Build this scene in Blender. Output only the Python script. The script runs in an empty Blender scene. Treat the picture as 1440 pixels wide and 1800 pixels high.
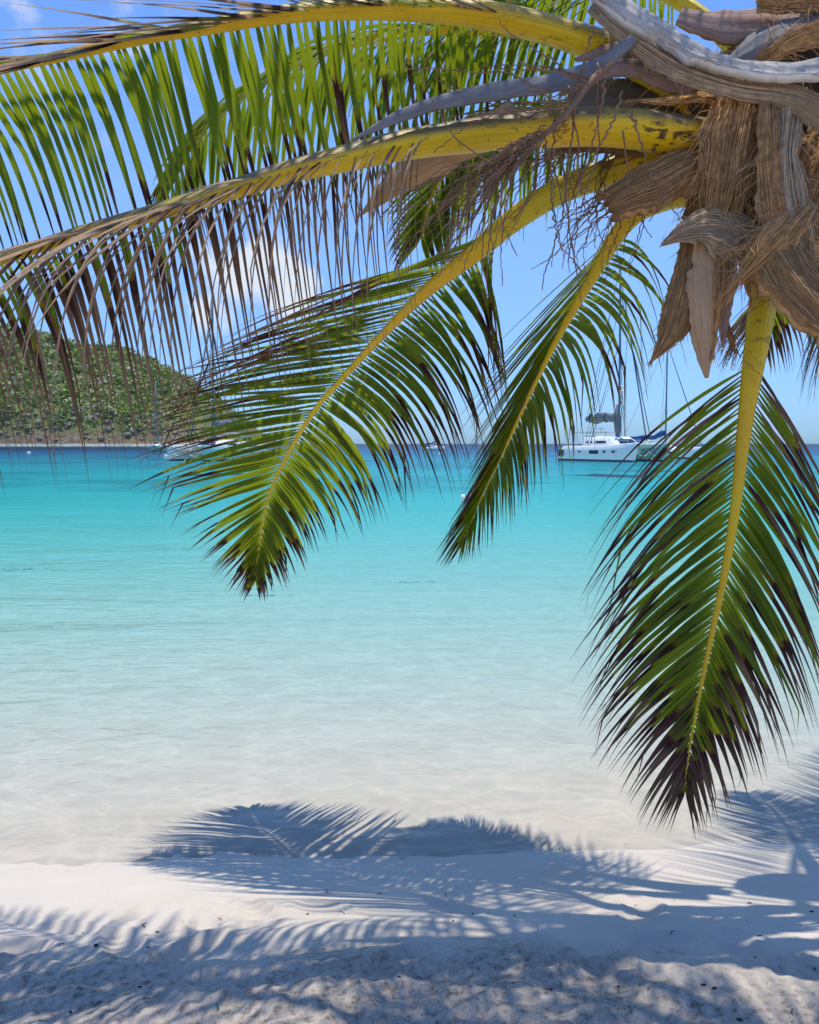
import bpy, bmesh, math, random
import numpy as np
from mathutils import Vector, Matrix, Quaternion

C = bpy.context.scene.collection
SC = bpy.context.scene
R = math.radians
V3 = Vector

# ------------------------------------------------------------------ camera
CAM = V3((0.0, 0.0, 1.7))
PITCH = R(4.8)
FPX = 1440.0                               # focal length in pixels of the 1440 x 1800 photograph
FWD = V3((0, math.cos(PITCH), -math.sin(PITCH)))
UPV = V3((0, math.sin(PITCH), math.cos(PITCH)))
RGT = V3((1, 0, 0))
cam_d = bpy.data.cameras.new('camera')
cam = bpy.data.objects.new('camera', cam_d)
C.objects.link(cam)
cam.location = CAM
cam.rotation_euler = (math.pi / 2 - PITCH, 0, 0)
cam_d.sensor_width = 36.0
cam_d.lens = FPX / 1800 * 36
cam_d.clip_start = 0.05
cam_d.clip_end = 20000
SC.camera = cam


def at(px, py, d):
    """point of the place seen at pixel (px, py) at distance d along the view axis"""
    return CAM + FWD * d + RGT * ((px - 720) / FPX * d) + UPV * ((900 - py) / FPX * d)


def on_sea(px, py):
    r = FWD + RGT * ((px - 720) / FPX) + UPV * ((900 - py) / FPX)
    k = -CAM.z / r.z
    return CAM + r * k


# ------------------------------------------------------------------ world and sun
SUN_TO = V3((0.03, 0.09, 1.0)).normalized()     # towards the sun
world = bpy.data.worlds.new('World')
SC.world = world
world.use_nodes = True
wn, wl = world.node_tree.nodes, world.node_tree.links
wn.clear()


def nd(nodes, kind, **kw):
    n = nodes.new(kind)
    for k, v in kw.items():
        setattr(n, k, v)
    return n


w_out = nd(wn, 'ShaderNodeOutputWorld')
w_bg = nd(wn, 'ShaderNodeBackground')
w_bg.inputs['Strength'].default_value = 0.13
sky = nd(wn, 'ShaderNodeTexSky', sky_type='NISHITA')
sky.sun_disc = False
sky.sun_elevation = math.asin(SUN_TO.z)
sky.sun_rotation = math.atan2(SUN_TO.x, SUN_TO.y)
sky.air_density = 1.0
sky.dust_density = 0.3
sky.ozone_density = 2.5
hsv = nd(wn, 'ShaderNodeHueSaturation')
hsv.inputs['Hue'].default_value = 0.505
hsv.inputs['Saturation'].default_value = 1.0
hsv.inputs['Value'].default_value = 1.55
wl.new(sky.outputs[0], hsv.inputs['Color'])
tc = nd(wn, 'ShaderNodeTexCoord')
sepz = nd(wn, 'ShaderNodeSeparateXYZ')
wl.new(tc.outputs['Generated'], sepz.inputs[0])
tint = nd(wn, 'ShaderNodeValToRGB')                 # deep clear tropical blue down to the horizon
te = tint.color_ramp.elements
te[0].position, te[0].color = 0.0, (0.27, 0.46, 0.86, 1)
te[1].position, te[1].color = 0.28, (0.68, 0.84, 1.0, 1)
t2 = te.new(0.55)
t2.color = (0.52, 0.80, 1.16, 1)
wl.new(sepz.outputs['Z'], tint.inputs[0])
skyc = nd(wn, 'ShaderNodeMix', data_type='RGBA', blend_type='MULTIPLY')
skyc.inputs[0].default_value = 1.0
wl.new(hsv.outputs[0], skyc.inputs[6])
wl.new(tint.outputs[0], skyc.inputs[7])
# a cumulus low over the bay and a few thin wisps
noise = nd(wn, 'ShaderNodeTexNoise')
noise.inputs['Scale'].default_value = 17.0
noise.inputs['Detail'].default_value = 9.0
noise.inputs['Roughness'].default_value = 0.55
wl.new(tc.outputs['Generated'], noise.inputs['Vector'])


def wmath(op, a, b=None, clamp=False):
    n = nd(wn, 'ShaderNodeMath', operation=op)
    n.use_clamp = clamp
    for i, x in enumerate((a, b)):
        if x is None:
            continue
        if isinstance(x, (int, float)):
            n.inputs[i].default_value = x
        else:
            wl.new(x, n.inputs[i])
    return n.outputs[0]


def cloud_blob(px, py, rx, rz):
    d = (at(px, py, 1.0) - CAM).normalized()
    sub = nd(wn, 'ShaderNodeVectorMath', operation='SUBTRACT')
    wl.new(tc.outputs['Generated'], sub.inputs[0])
    sub.inputs[1].default_value = d
    mul = nd(wn, 'ShaderNodeVectorMath', operation='MULTIPLY')
    wl.new(sub.outputs[0], mul.inputs[0])
    mul.inputs[1].default_value = (1 / rx, 1 / rx, 1 / rz)
    ln = nd(wn, 'ShaderNodeVectorMath', operation='LENGTH')
    wl.new(mul.outputs[0], ln.inputs[0])
    return wmath('SUBTRACT', 1.0, ln.outputs['Value'])


blobs = [cloud_blob(515, 512, 0.052, 0.045), cloud_blob(425, 480, 0.072, 0.050), cloud_blob(360, 530, 0.06, 0.034),
         cloud_blob(60, 40, 0.16, 0.03)]
weights = [1.45, 1.1, 0.65, 0.07]
acc = None
for b, w in zip(blobs, weights):
    m = wmath('MULTIPLY', b, w)
    acc = m if acc is None else wmath('MAXIMUM', acc, m)
nz = wmath('MULTIPLY', wmath('SUBTRACT', noise.outputs['Fac'], 0.5), 2.3)
cl = wmath('ADD', acc, nz)
mr = nd(wn, 'ShaderNodeMapRange', interpolation_type='SMOOTHSTEP')
mr.inputs['From Min'].default_value = 0.03
mr.inputs['From Max'].default_value = 0.75
wl.new(cl, mr.inputs['Value'])
gate = nd(wn, 'ShaderNodeMapRange')
gate.inputs['From Min'].default_value = -0.5
gate.inputs['From Max'].default_value = 0.1
wl.new(acc, gate.inputs['Value'])
cmask = wmath('MULTIPLY', mr.outputs[0], gate.outputs[0], clamp=True)
cmask = wmath('MULTIPLY', cmask, 0.86)
mixc = nd(wn, 'ShaderNodeMix', data_type='RGBA')
wl.new(cmask, mixc.inputs[0])
wl.new(skyc.outputs[2], mixc.inputs[6])
mixc.inputs[7].default_value = (6.4, 6.7, 7.0, 1)
wl.new(mixc.outputs[2], w_bg.inputs['Color'])
wl.new(w_bg.outputs[0], w_out.inputs['Surface'])

sun_d = bpy.data.lights.new('sun', 'SUN')
sun_d.energy = 4.3
sun_d.angle = R(0.53)
sun_d.color = (1.0, 0.94, 0.84)
sun = bpy.data.objects.new('sun', sun_d)
C.objects.link(sun)
sun.rotation_euler = (-SUN_TO).to_track_quat('-Z', 'Y').to_euler()
sun.location = (0, 0, 50)

SC.view_settings.view_transform = 'Standard'
SC.view_settings.look = 'None'
SC.view_settings.exposure = 0.0
SC.view_settings.gamma = 1.0
SC.cycles.max_bounces = 8
SC.cycles.transparent_max_bounces = 12
SC.cycles.transmission_bounces = 6
SC.cycles.caustics_reflective = False
SC.cycles.caustics_refractive = False
SC.cycles.sample_clamp_indirect = 6.0

# ------------------------------------------------------------------ helpers
rng = random.Random(7)


def tag(o, label=None, cat=None, group=None, kind=None):
    for k, v in (('label', label), ('category', cat), ('group', group), ('kind', kind)):
        if v:
            o[k] = v
    return o


def empty(name, loc=(0, 0, 0), rz=0.0):
    o = bpy.data.objects.new(name, None)
    C.objects.link(o)
    o.location = loc
    o.rotation_euler = (0, 0, rz)
    o.empty_display_size = 0.2
    return o


class MB:
    """collects vertices and faces with a uv and a colour per vertex; build() links ONE mesh object"""

    def __init__(s):
        s.v, s.f, s.uv, s.c = [], [], [], []

    def add(s, p, uv=(0, 0), c=(0, 0, 0, 1)):
        s.v.append((p[0], p[1], p[2]))
        s.uv.append(uv)
        s.c.append(c)
        return len(s.v) - 1

    def box(s, x0, x1, y0, y1, z0, z1, c=(0, 0, 0, 1)):
        i = [s.add((x, y, z), (x, z), c) for x in (x0, x1) for y in (y0, y1) for z in (z0, z1)]
        for q in ((0, 1, 3, 2), (4, 6, 7, 5), (0, 4, 5, 1), (2, 3, 7, 6), (0, 2, 6, 4), (1, 5, 7, 3)):
            s.f.append(tuple(i[k] for k in q))

    def tube(s, pts, radii, n=8, flat=1.0, hint=None, c=(0, 0, 0, 1), cap=True, vs=1.0, ripple=None):
        """tube along pts; radii per point; flat = thickness / width; hint = thickness direction"""
        m = len(pts)
        length = 0.0
        rows = []
        prev = None
        for i in range(m):
            a, b = pts[max(i - 1, 0)], pts[min(i + 1, m - 1)]
            t = (b - a)
            t = t.normalized() if t.length > 1e-9 else V3((0, 0, 1))
            h = hint if hint is not None else (prev if prev is not None else (V3((0, 0, 1)) if abs(t.z) < 0.9 else V3((1, 0, 0))))
            N = h - t * h.dot(t)
            N = N.normalized() if N.length > 1e-6 else t.orthogonal().normalized()
            if hint is None:
                prev = N
            S = t.cross(N)
            if i:
                length += (pts[i] - pts[i - 1]).length
            r = radii[i] if hasattr(radii, '__len__') else radii
            row = []
            for k in range(n):
                a_ = 2 * math.pi * k / n
                rr = r * (ripple(i, k) if ripple else 1.0)
                p = pts[i] + S * (math.cos(a_) * rr) + N * (math.sin(a_) * rr * flat)
                row.append(s.add(p, (k / n, length * vs), c))
            rows.append(row)
        for i in range(m - 1):
            for k in range(n):
                k2 = (k + 1) % n
                s.f.append((rows[i][k], rows[i][k2], rows[i + 1][k2], rows[i + 1][k]))
        if cap:
            s.f.append(tuple(rows[0][::-1]))
            s.f.append(tuple(rows[-1]))

    def loft(s, rings, closed=True, cap=True, c=(0, 0, 0, 1)):
        idx = []
        for j, ring in enumerate(rings):
            idx.append([s.add(p, (k / max(1, len(ring) - 1), j / max(1, len(rings) - 1)), c) for k, p in enumerate(ring)])
        n = len(rings[0])
        for j in range(len(rings) - 1):
            for k in range(n if closed else n - 1):
                k2 = (k + 1) % n
                s.f.append((idx[j][k], idx[j][k2], idx[j + 1][k2], idx[j + 1][k]))
        if cap:
            s.f.append(tuple(idx[0][::-1]))
            s.f.append(tuple(idx[-1]))

    def ball(s, cen, rx, ry, rz, nu=10, nv=7, c=(0, 0, 0, 1)):
        rings = []
        for j in range(1, nv):
            th = math.pi * j / nv
            rings.append([(cen[0] + rx * math.sin(th) * math.cos(2 * math.pi * k / nu),
                           cen[1] + ry * math.sin(th) * math.sin(2 * math.pi * k / nu),
                           cen[2] + rz * math.cos(th)) for k in range(nu)])
        s.loft(rings[::-1], c=c)

    def build(s, name, mat, parent=None, smooth=True):
        me = bpy.data.meshes.new(name)
        me.from_pydata(s.v, [], s.f)
        if smooth:
            me.polygons.foreach_set('use_smooth', [True] * len(me.polygons))
        nl = len(me.loops)
        vi = np.empty(nl, dtype=np.int32)
        me.loops.foreach_get('vertex_index', vi)
        uvl = me.uv_layers.new(name='UVMap')
        uvl.data.foreach_set('uv', np.array(s.uv, dtype=np.float32)[vi].ravel())
        ca = me.color_attributes.new('dat', 'FLOAT_COLOR', 'POINT')
        ca.data.foreach_set('color', np.array(s.c, dtype=np.float32).ravel())
        me.update()
        if mat is not None:
            me.materials.append(mat)
        o = bpy.data.objects.new(name, me)
        C.objects.link(o)
        if parent is not None:
            o.parent = parent
            bpy.context.view_layer.update()
            o.matrix_parent_inverse = Matrix.Identity(4)
        return o


def catmull(P, n):
    """n samples through the points P (vectors), evenly by arc length"""
    P = [V3(p) for p in P]
    P = [P[0] * 2 - P[1]] + P + [P[-1] * 2 - P[-2]]
    out = []
    for i in range(1, len(P) - 2):
        for k in range(16):
            t = k / 16
            p0, p1, p2, p3 = P[i - 1], P[i], P[i + 1], P[i + 2]
            out.append(0.5 * ((2 * p1) + (p2 - p0) * t + (2 * p0 - 5 * p1 + 4 * p2 - p3) * t * t + (3 * p1 - p0 - 3 * p2 + p3) * t ** 3))
    out.append(P[-2])
    L = [0.0]
    for a, b in zip(out, out[1:]):
        L.append(L[-1] + (b - a).length)
    res, j = [], 0
    for k in range(n):
        s = L[-1] * k / (n - 1)
        while j < len(L) - 2 and L[j + 1] < s:
            j += 1
        u = (s - L[j]) / max(1e-9, L[j + 1] - L[j])
        res.append(out[j].lerp(out[j + 1], min(1, max(0, u))))
    return res


def lerp_list(xs, t):
    """piecewise linear value of the list xs at t in 0..1"""
    f = t * (len(xs) - 1)
    i = min(int(f), len(xs) - 2)
    return xs[i] + (xs[i + 1] - xs[i]) * (f - i)


def vnoise(x, y, seed=0):
    xi, yi = np.floor(x).astype(np.int64), np.floor(y).astype(np.int64)
    xf, yf = x - xi, y - yi
    u, v = xf * xf * (3 - 2 * xf), yf * yf * (3 - 2 * yf)

    def h(a, b):
        n = (a * 374761393 + b * 668265263 + seed * 1442695041) & 0xFFFFFFFF
        n = ((n ^ (n >> 13)) * 1274126177) & 0xFFFFFFFF
        n = (n ^ (n >> 16)) & 0xFFFF
        return n / 65535.0
    return (h(xi, yi) * (1 - u) + h(xi + 1, yi) * u) * (1 - v) + (h(xi, yi + 1) * (1 - u) + h(xi + 1, yi + 1) * u) * v


def fbm(x, y, oct=4, seed=0):
    a, s = 0.5, 0
    for k in range(oct):
        s = s + a * (vnoise(x, y, seed + k * 17) - 0.5) * 2
        x, y, a = x * 2.03 + 11.3, y * 2.03 + 5.7, a * 0.5
    return s


# ------------------------------------------------------------------ materials
class NT:
    def __init__(s, name):
        s.m = bpy.data.materials.new(name)
        s.m.use_nodes = True
        s.n, s.l = s.m.node_tree.nodes, s.m.node_tree.links
        s.n.clear()
        s.out = s.n.new('ShaderNodeOutputMaterial')

    def node(s, kind, **kw):
        return nd(s.n, kind, **kw)

    def put(s, sock, x):
        if hasattr(x, 'is_output') or hasattr(x, 'links'):
            s.l.new(x, sock)
        else:
            if isinstance(x, (tuple, list)) and len(x) == 3 and sock.type == 'RGBA':
                x = (*x, 1)
            elif sock.type == 'RGBA' and isinstance(x, (int, float)):
                x = (x, x, x, 1)
            sock.default_value = x

    def math(s, op, a, b=None, clamp=False):
        n = s.node('ShaderNodeMath', operation=op)
        n.use_clamp = clamp
        s.put(n.inputs[0], a)
        if b is not None:
            s.put(n.inputs[1], b)
        return n.outputs[0]

    def mix(s, f, a, b, blend='MIX'):
        n = s.node('ShaderNodeMix', data_type='RGBA', blend_type=blend)
        s.put(n.inputs[0], f)
        s.put(n.inputs[6], a)
        s.put(n.inputs[7], b)
        return n.outputs[2]

    def ramp(s, f, stops, interp='LINEAR'):
        n = s.node('ShaderNodeValToRGB')
        n.color_ramp.interpolation = interp
        e = n.color_ramp.elements
        while len(e) < len(stops):
            e.new(0.5)
        for k, (p, c) in enumerate(stops):
            e[k].position = p
            if not isinstance(c, (tuple, list)):
                c = (c, c, c)
            e[k].color = (*c, 1)
        s.put(n.inputs[0], f)
        return n.outputs[0]

    def noise(s, scale, detail=4, rough=0.55, vec=None, dist=0.0, stretch=None):
        n = s.node('ShaderNodeTexNoise')
        n.inputs['Scale'].default_value = scale
        n.inputs['Detail'].default_value = detail
        n.inputs['Roughness'].default_value = rough
        n.inputs['Distortion'].default_value = dist
        v = vec if vec is not None else s.obj()
        if stretch:
            mp = s.node('ShaderNodeMapping')
            mp.inputs['Scale'].default_value = stretch
            s.l.new(v, mp.inputs['Vector'])
            v = mp.outputs[0]
        s.l.new(v, n.inputs['Vector'])
        return n.outputs['Fac']

    def voronoi(s, scale, feature='F1', vec=None, rand=1.0):
        n = s.node('ShaderNodeTexVoronoi', feature=feature)
        n.inputs['Scale'].default_value = scale
        n.inputs['Randomness'].default_value = rand
        s.l.new(vec if vec is not None else s.obj(), n.inputs['Vector'])
        return n.outputs['Distance']

    def obj(s):
        if not hasattr(s, '_tc'):
            s._tc = s.node('ShaderNodeTexCoord')
        return s._tc.outputs['Object']

    def uv(s):
        s.obj()
        return s._tc.outputs['UV']

    def sep(s, v):
        n = s.node('ShaderNodeSeparateXYZ')
        s.l.new(v, n.inputs[0])
        return n.outputs

    def attr(s, name='dat'):
        n = s.node('ShaderNodeAttribute')
        n.attribute_name = name
        return n

    def bump(s, h, strength=0.5, dist=0.01):
        n = s.node('ShaderNodeBump')
        n.inputs['Strength'].default_value = strength
        n.inputs['Distance'].default_value = dist
        s.put(n.inputs['Height'], h)
        return n.outputs[0]

    def princ(s, color, rough=0.6, spec=0.5, normal=None, metal=0.0, **kw):
        n = s.node('ShaderNodeBsdfPrincipled')
        s.put(n.inputs['Base Color'], color)
        s.put(n.inputs['Roughness'], rough)
        s.put(n.inputs['Specular IOR Level'], spec)
        s.put(n.inputs['Metallic'], metal)
        if normal is not None:
            s.l.new(normal, n.inputs['Normal'])
        return n.outputs[0]

    def done(s, surf, vol=None):
        s.l.new(surf, s.out.inputs['Surface'])
        if vol is not None:
            s.l.new(vol, s.out.inputs['Volume'])
        return s.m


def simple(name, col, rough=0.5, spec=0.5, var=0.12, scale=3.0, metal=0.0):
    m = NT(name)
    n = m.noise(scale, 5)
    c = m.mix(n, tuple(x * (1 - var) for x in col), tuple(min(1, x * (1 + var)) for x in col))
    return m.done(m.princ(c, rough, spec, metal=metal))


def mat_leaf():
    """palm leaflet: green blade that yellows, then withers to purple brown and tan towards the tip"""
    m = NT('palm_leaflet')
    a = m.attr()
    sp = m.node('ShaderNodeSeparateColor')
    m.l.new(a.outputs['Color'], sp.inputs[0])
    dry, rnd, tone = sp.outputs[0], sp.outputs[1], sp.outputs[2]
    uv = m.sep(m.uv())
    n1 = m.noise(9, 5)
    n2 = m.noise(60, 3)
    x = m.math('SUBTRACT', uv[1], dry)
    x = m.math('ADD', x, m.math('MULTIPLY', m.math('SUBTRACT', n1, 0.5), 0.10))
    x = m.math('ADD', x, m.math('MULTIPLY', m.math('SUBTRACT', n2, 0.5), 0.10))
    f = m.math('ADD', m.math('MULTIPLY', x, 1.0), 0.5, clamp=True)
    green = m.ramp(rnd, [(0.0, (0.040, 0.085, 0.008)), (0.45, (0.095, 0.160, 0.010)), (1.0, (0.215, 0.245, 0.012))])
    green = m.mix(m.math('MULTIPLY', m.noise(25, 4), 0.45), green, (0.17, 0.19, 0.014))
    tan = m.mix(tone, (0.22, 0.115, 0.065), (0.60, 0.41, 0.245))
    tan = m.mix(m.math('MULTIPLY', n2, 0.5), tan, (0.10, 0.06, 0.055))
    yel = m.ramp(f, [(0.0, 0.0), (0.43, 0.0), (0.475, 1.0), (1.0, 1.0)])
    brn = m.ramp(f, [(0.0, 0.0), (0.475, 0.0), (0.52, 1.0), (1.0, 1.0)])
    tn = m.ramp(f, [(0.0, 0.0), (0.56, 0.0), (0.80, 1.0), (1.0, 1.0)])
    c = m.mix(yel, green, (0.30, 0.20, 0.014))
    c = m.mix(brn, c, (0.062, 0.024, 0.022))
    c = m.mix(tn, c, tan)
    # pale midrib and fine length-wise veins
    ab = m.math('ABSOLUTE', uv[0])
    rib = m.ramp(ab, [(0.0, 1.0), (0.10, 0.0), (1.0, 0.0)])
    c = m.mix(m.math('MULTIPLY', rib, 0.55), c, m.mix(brn, (0.24, 0.26, 0.05), (0.18, 0.12, 0.09)))
    vein = m.math('SINE', m.math('MULTIPLY', uv[0], 26.0))
    nb = m.bump(vein, 0.4, 0.003)
    live = m.math('SUBTRACT', 1.0, brn)
    p = m.princ(c, m.mix(brn, 0.45, 0.8), m.mix(brn, 0.35, 0.15), nb)
    t = m.node('ShaderNodeBsdfTranslucent')
    tcol = m.mix(brn, m.mix(0.65, c, (0.50, 0.60, 0.015)), m.mix(0.6, c, (0.10, 0.05, 0.04)))
    m.l.new(tcol, t.inputs['Color'])
    mx = m.node('ShaderNodeMixShader')
    m.l.new(m.math('ADD', m.math('MULTIPLY', live, 0.28), 0.08), mx.inputs[0])
    m.l.new(p, mx.inputs[1])
    m.l.new(t.outputs[0], mx.inputs[2])
    return m.done(mx.outputs[0])


def mat_rachis():
    m = NT('palm_stalk')
    uv = m.sep(m.uv())
    a = m.attr()
    sp = m.node('ShaderNodeSeparateColor')
    m.l.new(a.outputs['Color'], sp.inputs[0])
    base, dorsal, zone = sp.outputs[0], sp.outputs[1], sp.outputs[2]
    n1 = m.noise(6, 5)
    st = m.noise(1.0, 6, 0.6, stretch=(14, 14, 90))
    c = m.mix(n1, (0.78, 0.50, 0.008), (0.88, 0.66, 0.020))
    c = m.mix(m.math('MULTIPLY', base, m.ramp(n1, [(0.3, 0.5), (0.6, 1.0)])), c, (0.48, 0.50, 0.03))
    line = m.math('SINE', m.math('MULTIPLY', uv[0], 130.0))
    c = m.mix(m.math('MULTIPLY', m.math('ADD', line, 1.0), 0.07), c, (0.42, 0.20, 0.01))
    c = m.mix(m.math('MULTIPLY', m.ramp(m.noise(2.5, 3), [(0.48, 0.0), (0.62, 1.0)]), 0.45), c, (0.80, 0.38, 0.008))
    lng = m.noise(1.0, 5, 0.6, vec=m.uv(), stretch=(26, 5, 1))
    c = m.mix(m.math('MULTIPLY', m.ramp(lng, [(0.52, 0.0), (0.66, 1.0)]), 0.28), c, (0.38, 0.17, 0.02))
    # brown scars and scuffs
    sc = m.noise(1.0, 8, 0.72, dist=1.2, stretch=(11, 11, 34))
    scar = m.ramp(sc, [(0.0, 0.0), (0.545, 0.0), (0.575, 1.0), (1.0, 1.0)])
    c = m.mix(m.math('MULTIPLY', scar, m.math('ADD', m.math('MULTIPLY', zone, 0.85), 0.10)), c, (0.075, 0.038, 0.018))
    dots = m.noise(55, 4, 0.6)
    dd = m.ramp(dots, [(0.0, 0.0), (0.68, 0.0), (0.72, 1.0), (1.0, 1.0)])
    c = m.mix(m.math('MULTIPLY', dd, 0.75), c, (0.11, 0.055, 0.012))
    c = m.mix(m.math('MULTIPLY', dorsal, m.ramp(m.noise(9, 6), [(0.3, 0.35), (0.55, 1.0)])), c, (0.13, 0.10, 0.075))
    nb = m.bump(m.math('ADD', sc, m.math('MULTIPLY', line, 0.08)), 0.35, 0.006)
    return m.done(m.princ(c, 0.42, 0.4, nb))


def mat_fibre(name, dark, mid, light, nscale=1.0, rough=0.9, streak=130, bstr=0.9):
    m = NT(name)
    uv = m.uv()
    a = m.noise(1.0, 6, 0.7, vec=uv, stretch=(streak * 0.35, 0.9, 1))
    b = m.noise(1.0, 3, 0.5, vec=uv, stretch=(streak * 2.2, 3.0, 1))
    big = m.noise(7 * nscale, 5, 0.6)
    s = m.math('ADD', m.math('MULTIPLY', a, 0.6), m.math('MULTIPLY', b, 0.4))
    c = m.ramp(s, [(0.32, dark), (0.48, mid), (0.66, light)])
    c = m.mix(m.ramp(big, [(0.42, 0.0), (0.72, 0.6)]), c, tuple(x * 0.5 for x in mid))
    nb = m.bump(s, bstr, 0.012)
    return m.done(m.princ(c, rough, 0.2, nb))


M = {}
M['leaf'] = mat_leaf()
M['rachis'] = mat_rachis()
M['fibre'] = mat_fibre('palm_fibre', (0.10, 0.05, 0.02), (0.54, 0.29, 0.125), (0.88, 0.60, 0.32), bstr=1.0)
M['fibre_red'] = mat_fibre('palm_fibre_orange', (0.10, 0.05, 0.02), (0.56, 0.30, 0.12), (0.86, 0.56, 0.27), streak=40, bstr=1.0)
M['fibre_grey'] = mat_fibre('palm_fibre_grey', (0.16, 0.10, 0.06), (0.54, 0.38, 0.24), (0.86, 0.70, 0.50), bstr=0.9)
M['spathe'] = mat_fibre('grey_spathe', (0.13, 0.125, 0.13), (0.21, 0.205, 0.21), (0.30, 0.285, 0.28), streak=30, bstr=0.3, rough=0.7)
M['spathe_tan'] = mat_fibre('tan_spathe', (0.28, 0.16, 0.085), (0.52, 0.32, 0.18), (0.70, 0.48, 0.28), streak=26, bstr=0.3, rough=0.75)
M['spathe_mauve'] = mat_fibre('mauve_spathe', (0.16, 0.095, 0.075), (0.36, 0.24, 0.20), (0.56, 0.42, 0.34), streak=30, bstr=0.4)
M['white_stalk'] = mat_fibre('bleached_stalk', (0.34, 0.27, 0.20), (0.80, 0.75, 0.69), (0.92, 0.89, 0.84), streak=60, bstr=0.9, rough=0.8)
M['strand'] = simple('flower_strand', (0.25, 0.145, 0.09), 0.8, 0.2, 0.75, 25)
M['hair'] = simple('fibre_hair', (0.52, 0.30, 0.135), 0.8, 0.2, 0.9, 45)
M['hair_grey'] = simple('grey_fibre_hair', (0.60, 0.45, 0.30), 0.8, 0.2, 0.6, 45)
M['hair_orange'] = simple('orange_fibre_hair', (0.58, 0.33, 0.14), 0.8, 0.2, 0.7, 45)
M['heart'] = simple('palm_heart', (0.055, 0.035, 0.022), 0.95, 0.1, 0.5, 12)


def mat_trunk():
    m = NT('palm_trunk')
    z = m.sep(m.obj())[2]
    w = m.math('SINE', m.math('ADD', m.math('MULTIPLY', z, 55.0), m.math('MULTIPLY', m.noise(3, 3), 5.0)))
    n = m.noise(9, 7, 0.65)
    c = m.ramp(n, [(0.3, (0.16, 0.13, 0.105)), (0.7, (0.36, 0.31, 0.26))])
    c = m.mix(m.ramp(w, [(0.75, 0.0), (0.95, 0.7)]), c, (0.09, 0.07, 0.055))
    return m.done(m.princ(c, 0.9, 0.2, m.bump(m.math('ADD', w, n), 0.8, 0.012)))


M['trunk'] = mat_trunk()


def mat_sand():
    m = NT('sand')
    pos = m.sep(m.obj())
    n1 = m.noise(2.2, 6, 0.6)
    n2 = m.noise(420, 3, 0.7)
    n3 = m.noise(45, 6, 0.7)
    c = m.ramp(n1, [(0.3, (0.61, 0.535, 0.435)), (0.7, (0.685, 0.61, 0.505))])
    c = m.mix(m.math('MULTIPLY', m.ramp(n2, [(0.35, 1.0), (0.6, 0.0)]), 0.35), c, (0.36, 0.30, 0.24))
    # coarser, dirtier dry sand up the beach (its own patch with an irregular edge)
    yy = m.math('ADD', pos[1], m.math('MULTIPLY', m.math('SUBTRACT', m.noise(1.6, 6, 0.6), 0.5), 1.1))
    up = m.ramp(m.math('MULTIPLY', yy, 0.235), [(0.47, 1.0), (0.535, 0.0)])
    coarse = m.ramp(n3, [(0.36, (0.12, 0.095, 0.072)), (0.47, (0.38, 0.32, 0.255)), (0.66, (0.56, 0.49, 0.40))])
    c = m.mix(m.math('MULTIPLY', up, 0.85), c, coarse)
    # seagrass and rock patches on the sea bed farther out
    px = m.node('ShaderNodeMapping')
    px.inputs['Scale'].default_value = (0.045, 0.055, 1)
    m.l.new(m.obj(), px.inputs['Vector'])
    g = m.noise(1.0, 6, 0.62, vec=px.outputs[0])
    far = m.ramp(m.math('MULTIPLY', pos[1], 0.01), [(0.34, 0.0), (0.62, 1.0)])
    gm = m.math('MULTIPLY', m.ramp(g, [(0.48, 0.0), (0.58, 1.0)]), far)
    c = m.mix(m.math('MULTIPLY', gm, 0.45), c, (0.10, 0.17, 0.14))
    h = m.math('ADD', m.math('MULTIPLY', n2, 0.35), m.math('MULTIPLY', m.math('MULTIPLY', n3, up), 2.2))
    rp = m.node('ShaderNodeMapping')
    rp.inputs['Scale'].default_value = (2.2, 5.5, 1)
    rp.inputs['Rotation'].default_value = (0, 0, 0.22)
    m.l.new(m.obj(), rp.inputs['Vector'])
    rip = m.noise(3.0, 5, 0.6, vec=rp.outputs[0], dist=0.8)
    h = m.math('ADD', h, m.math('MULTIPLY', rip, 0.5))
    return m.done(m.princ(c, 0.85, 0.25, m.bump(h, 0.55, 0.012)))


M['sand'] = mat_sand()


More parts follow.
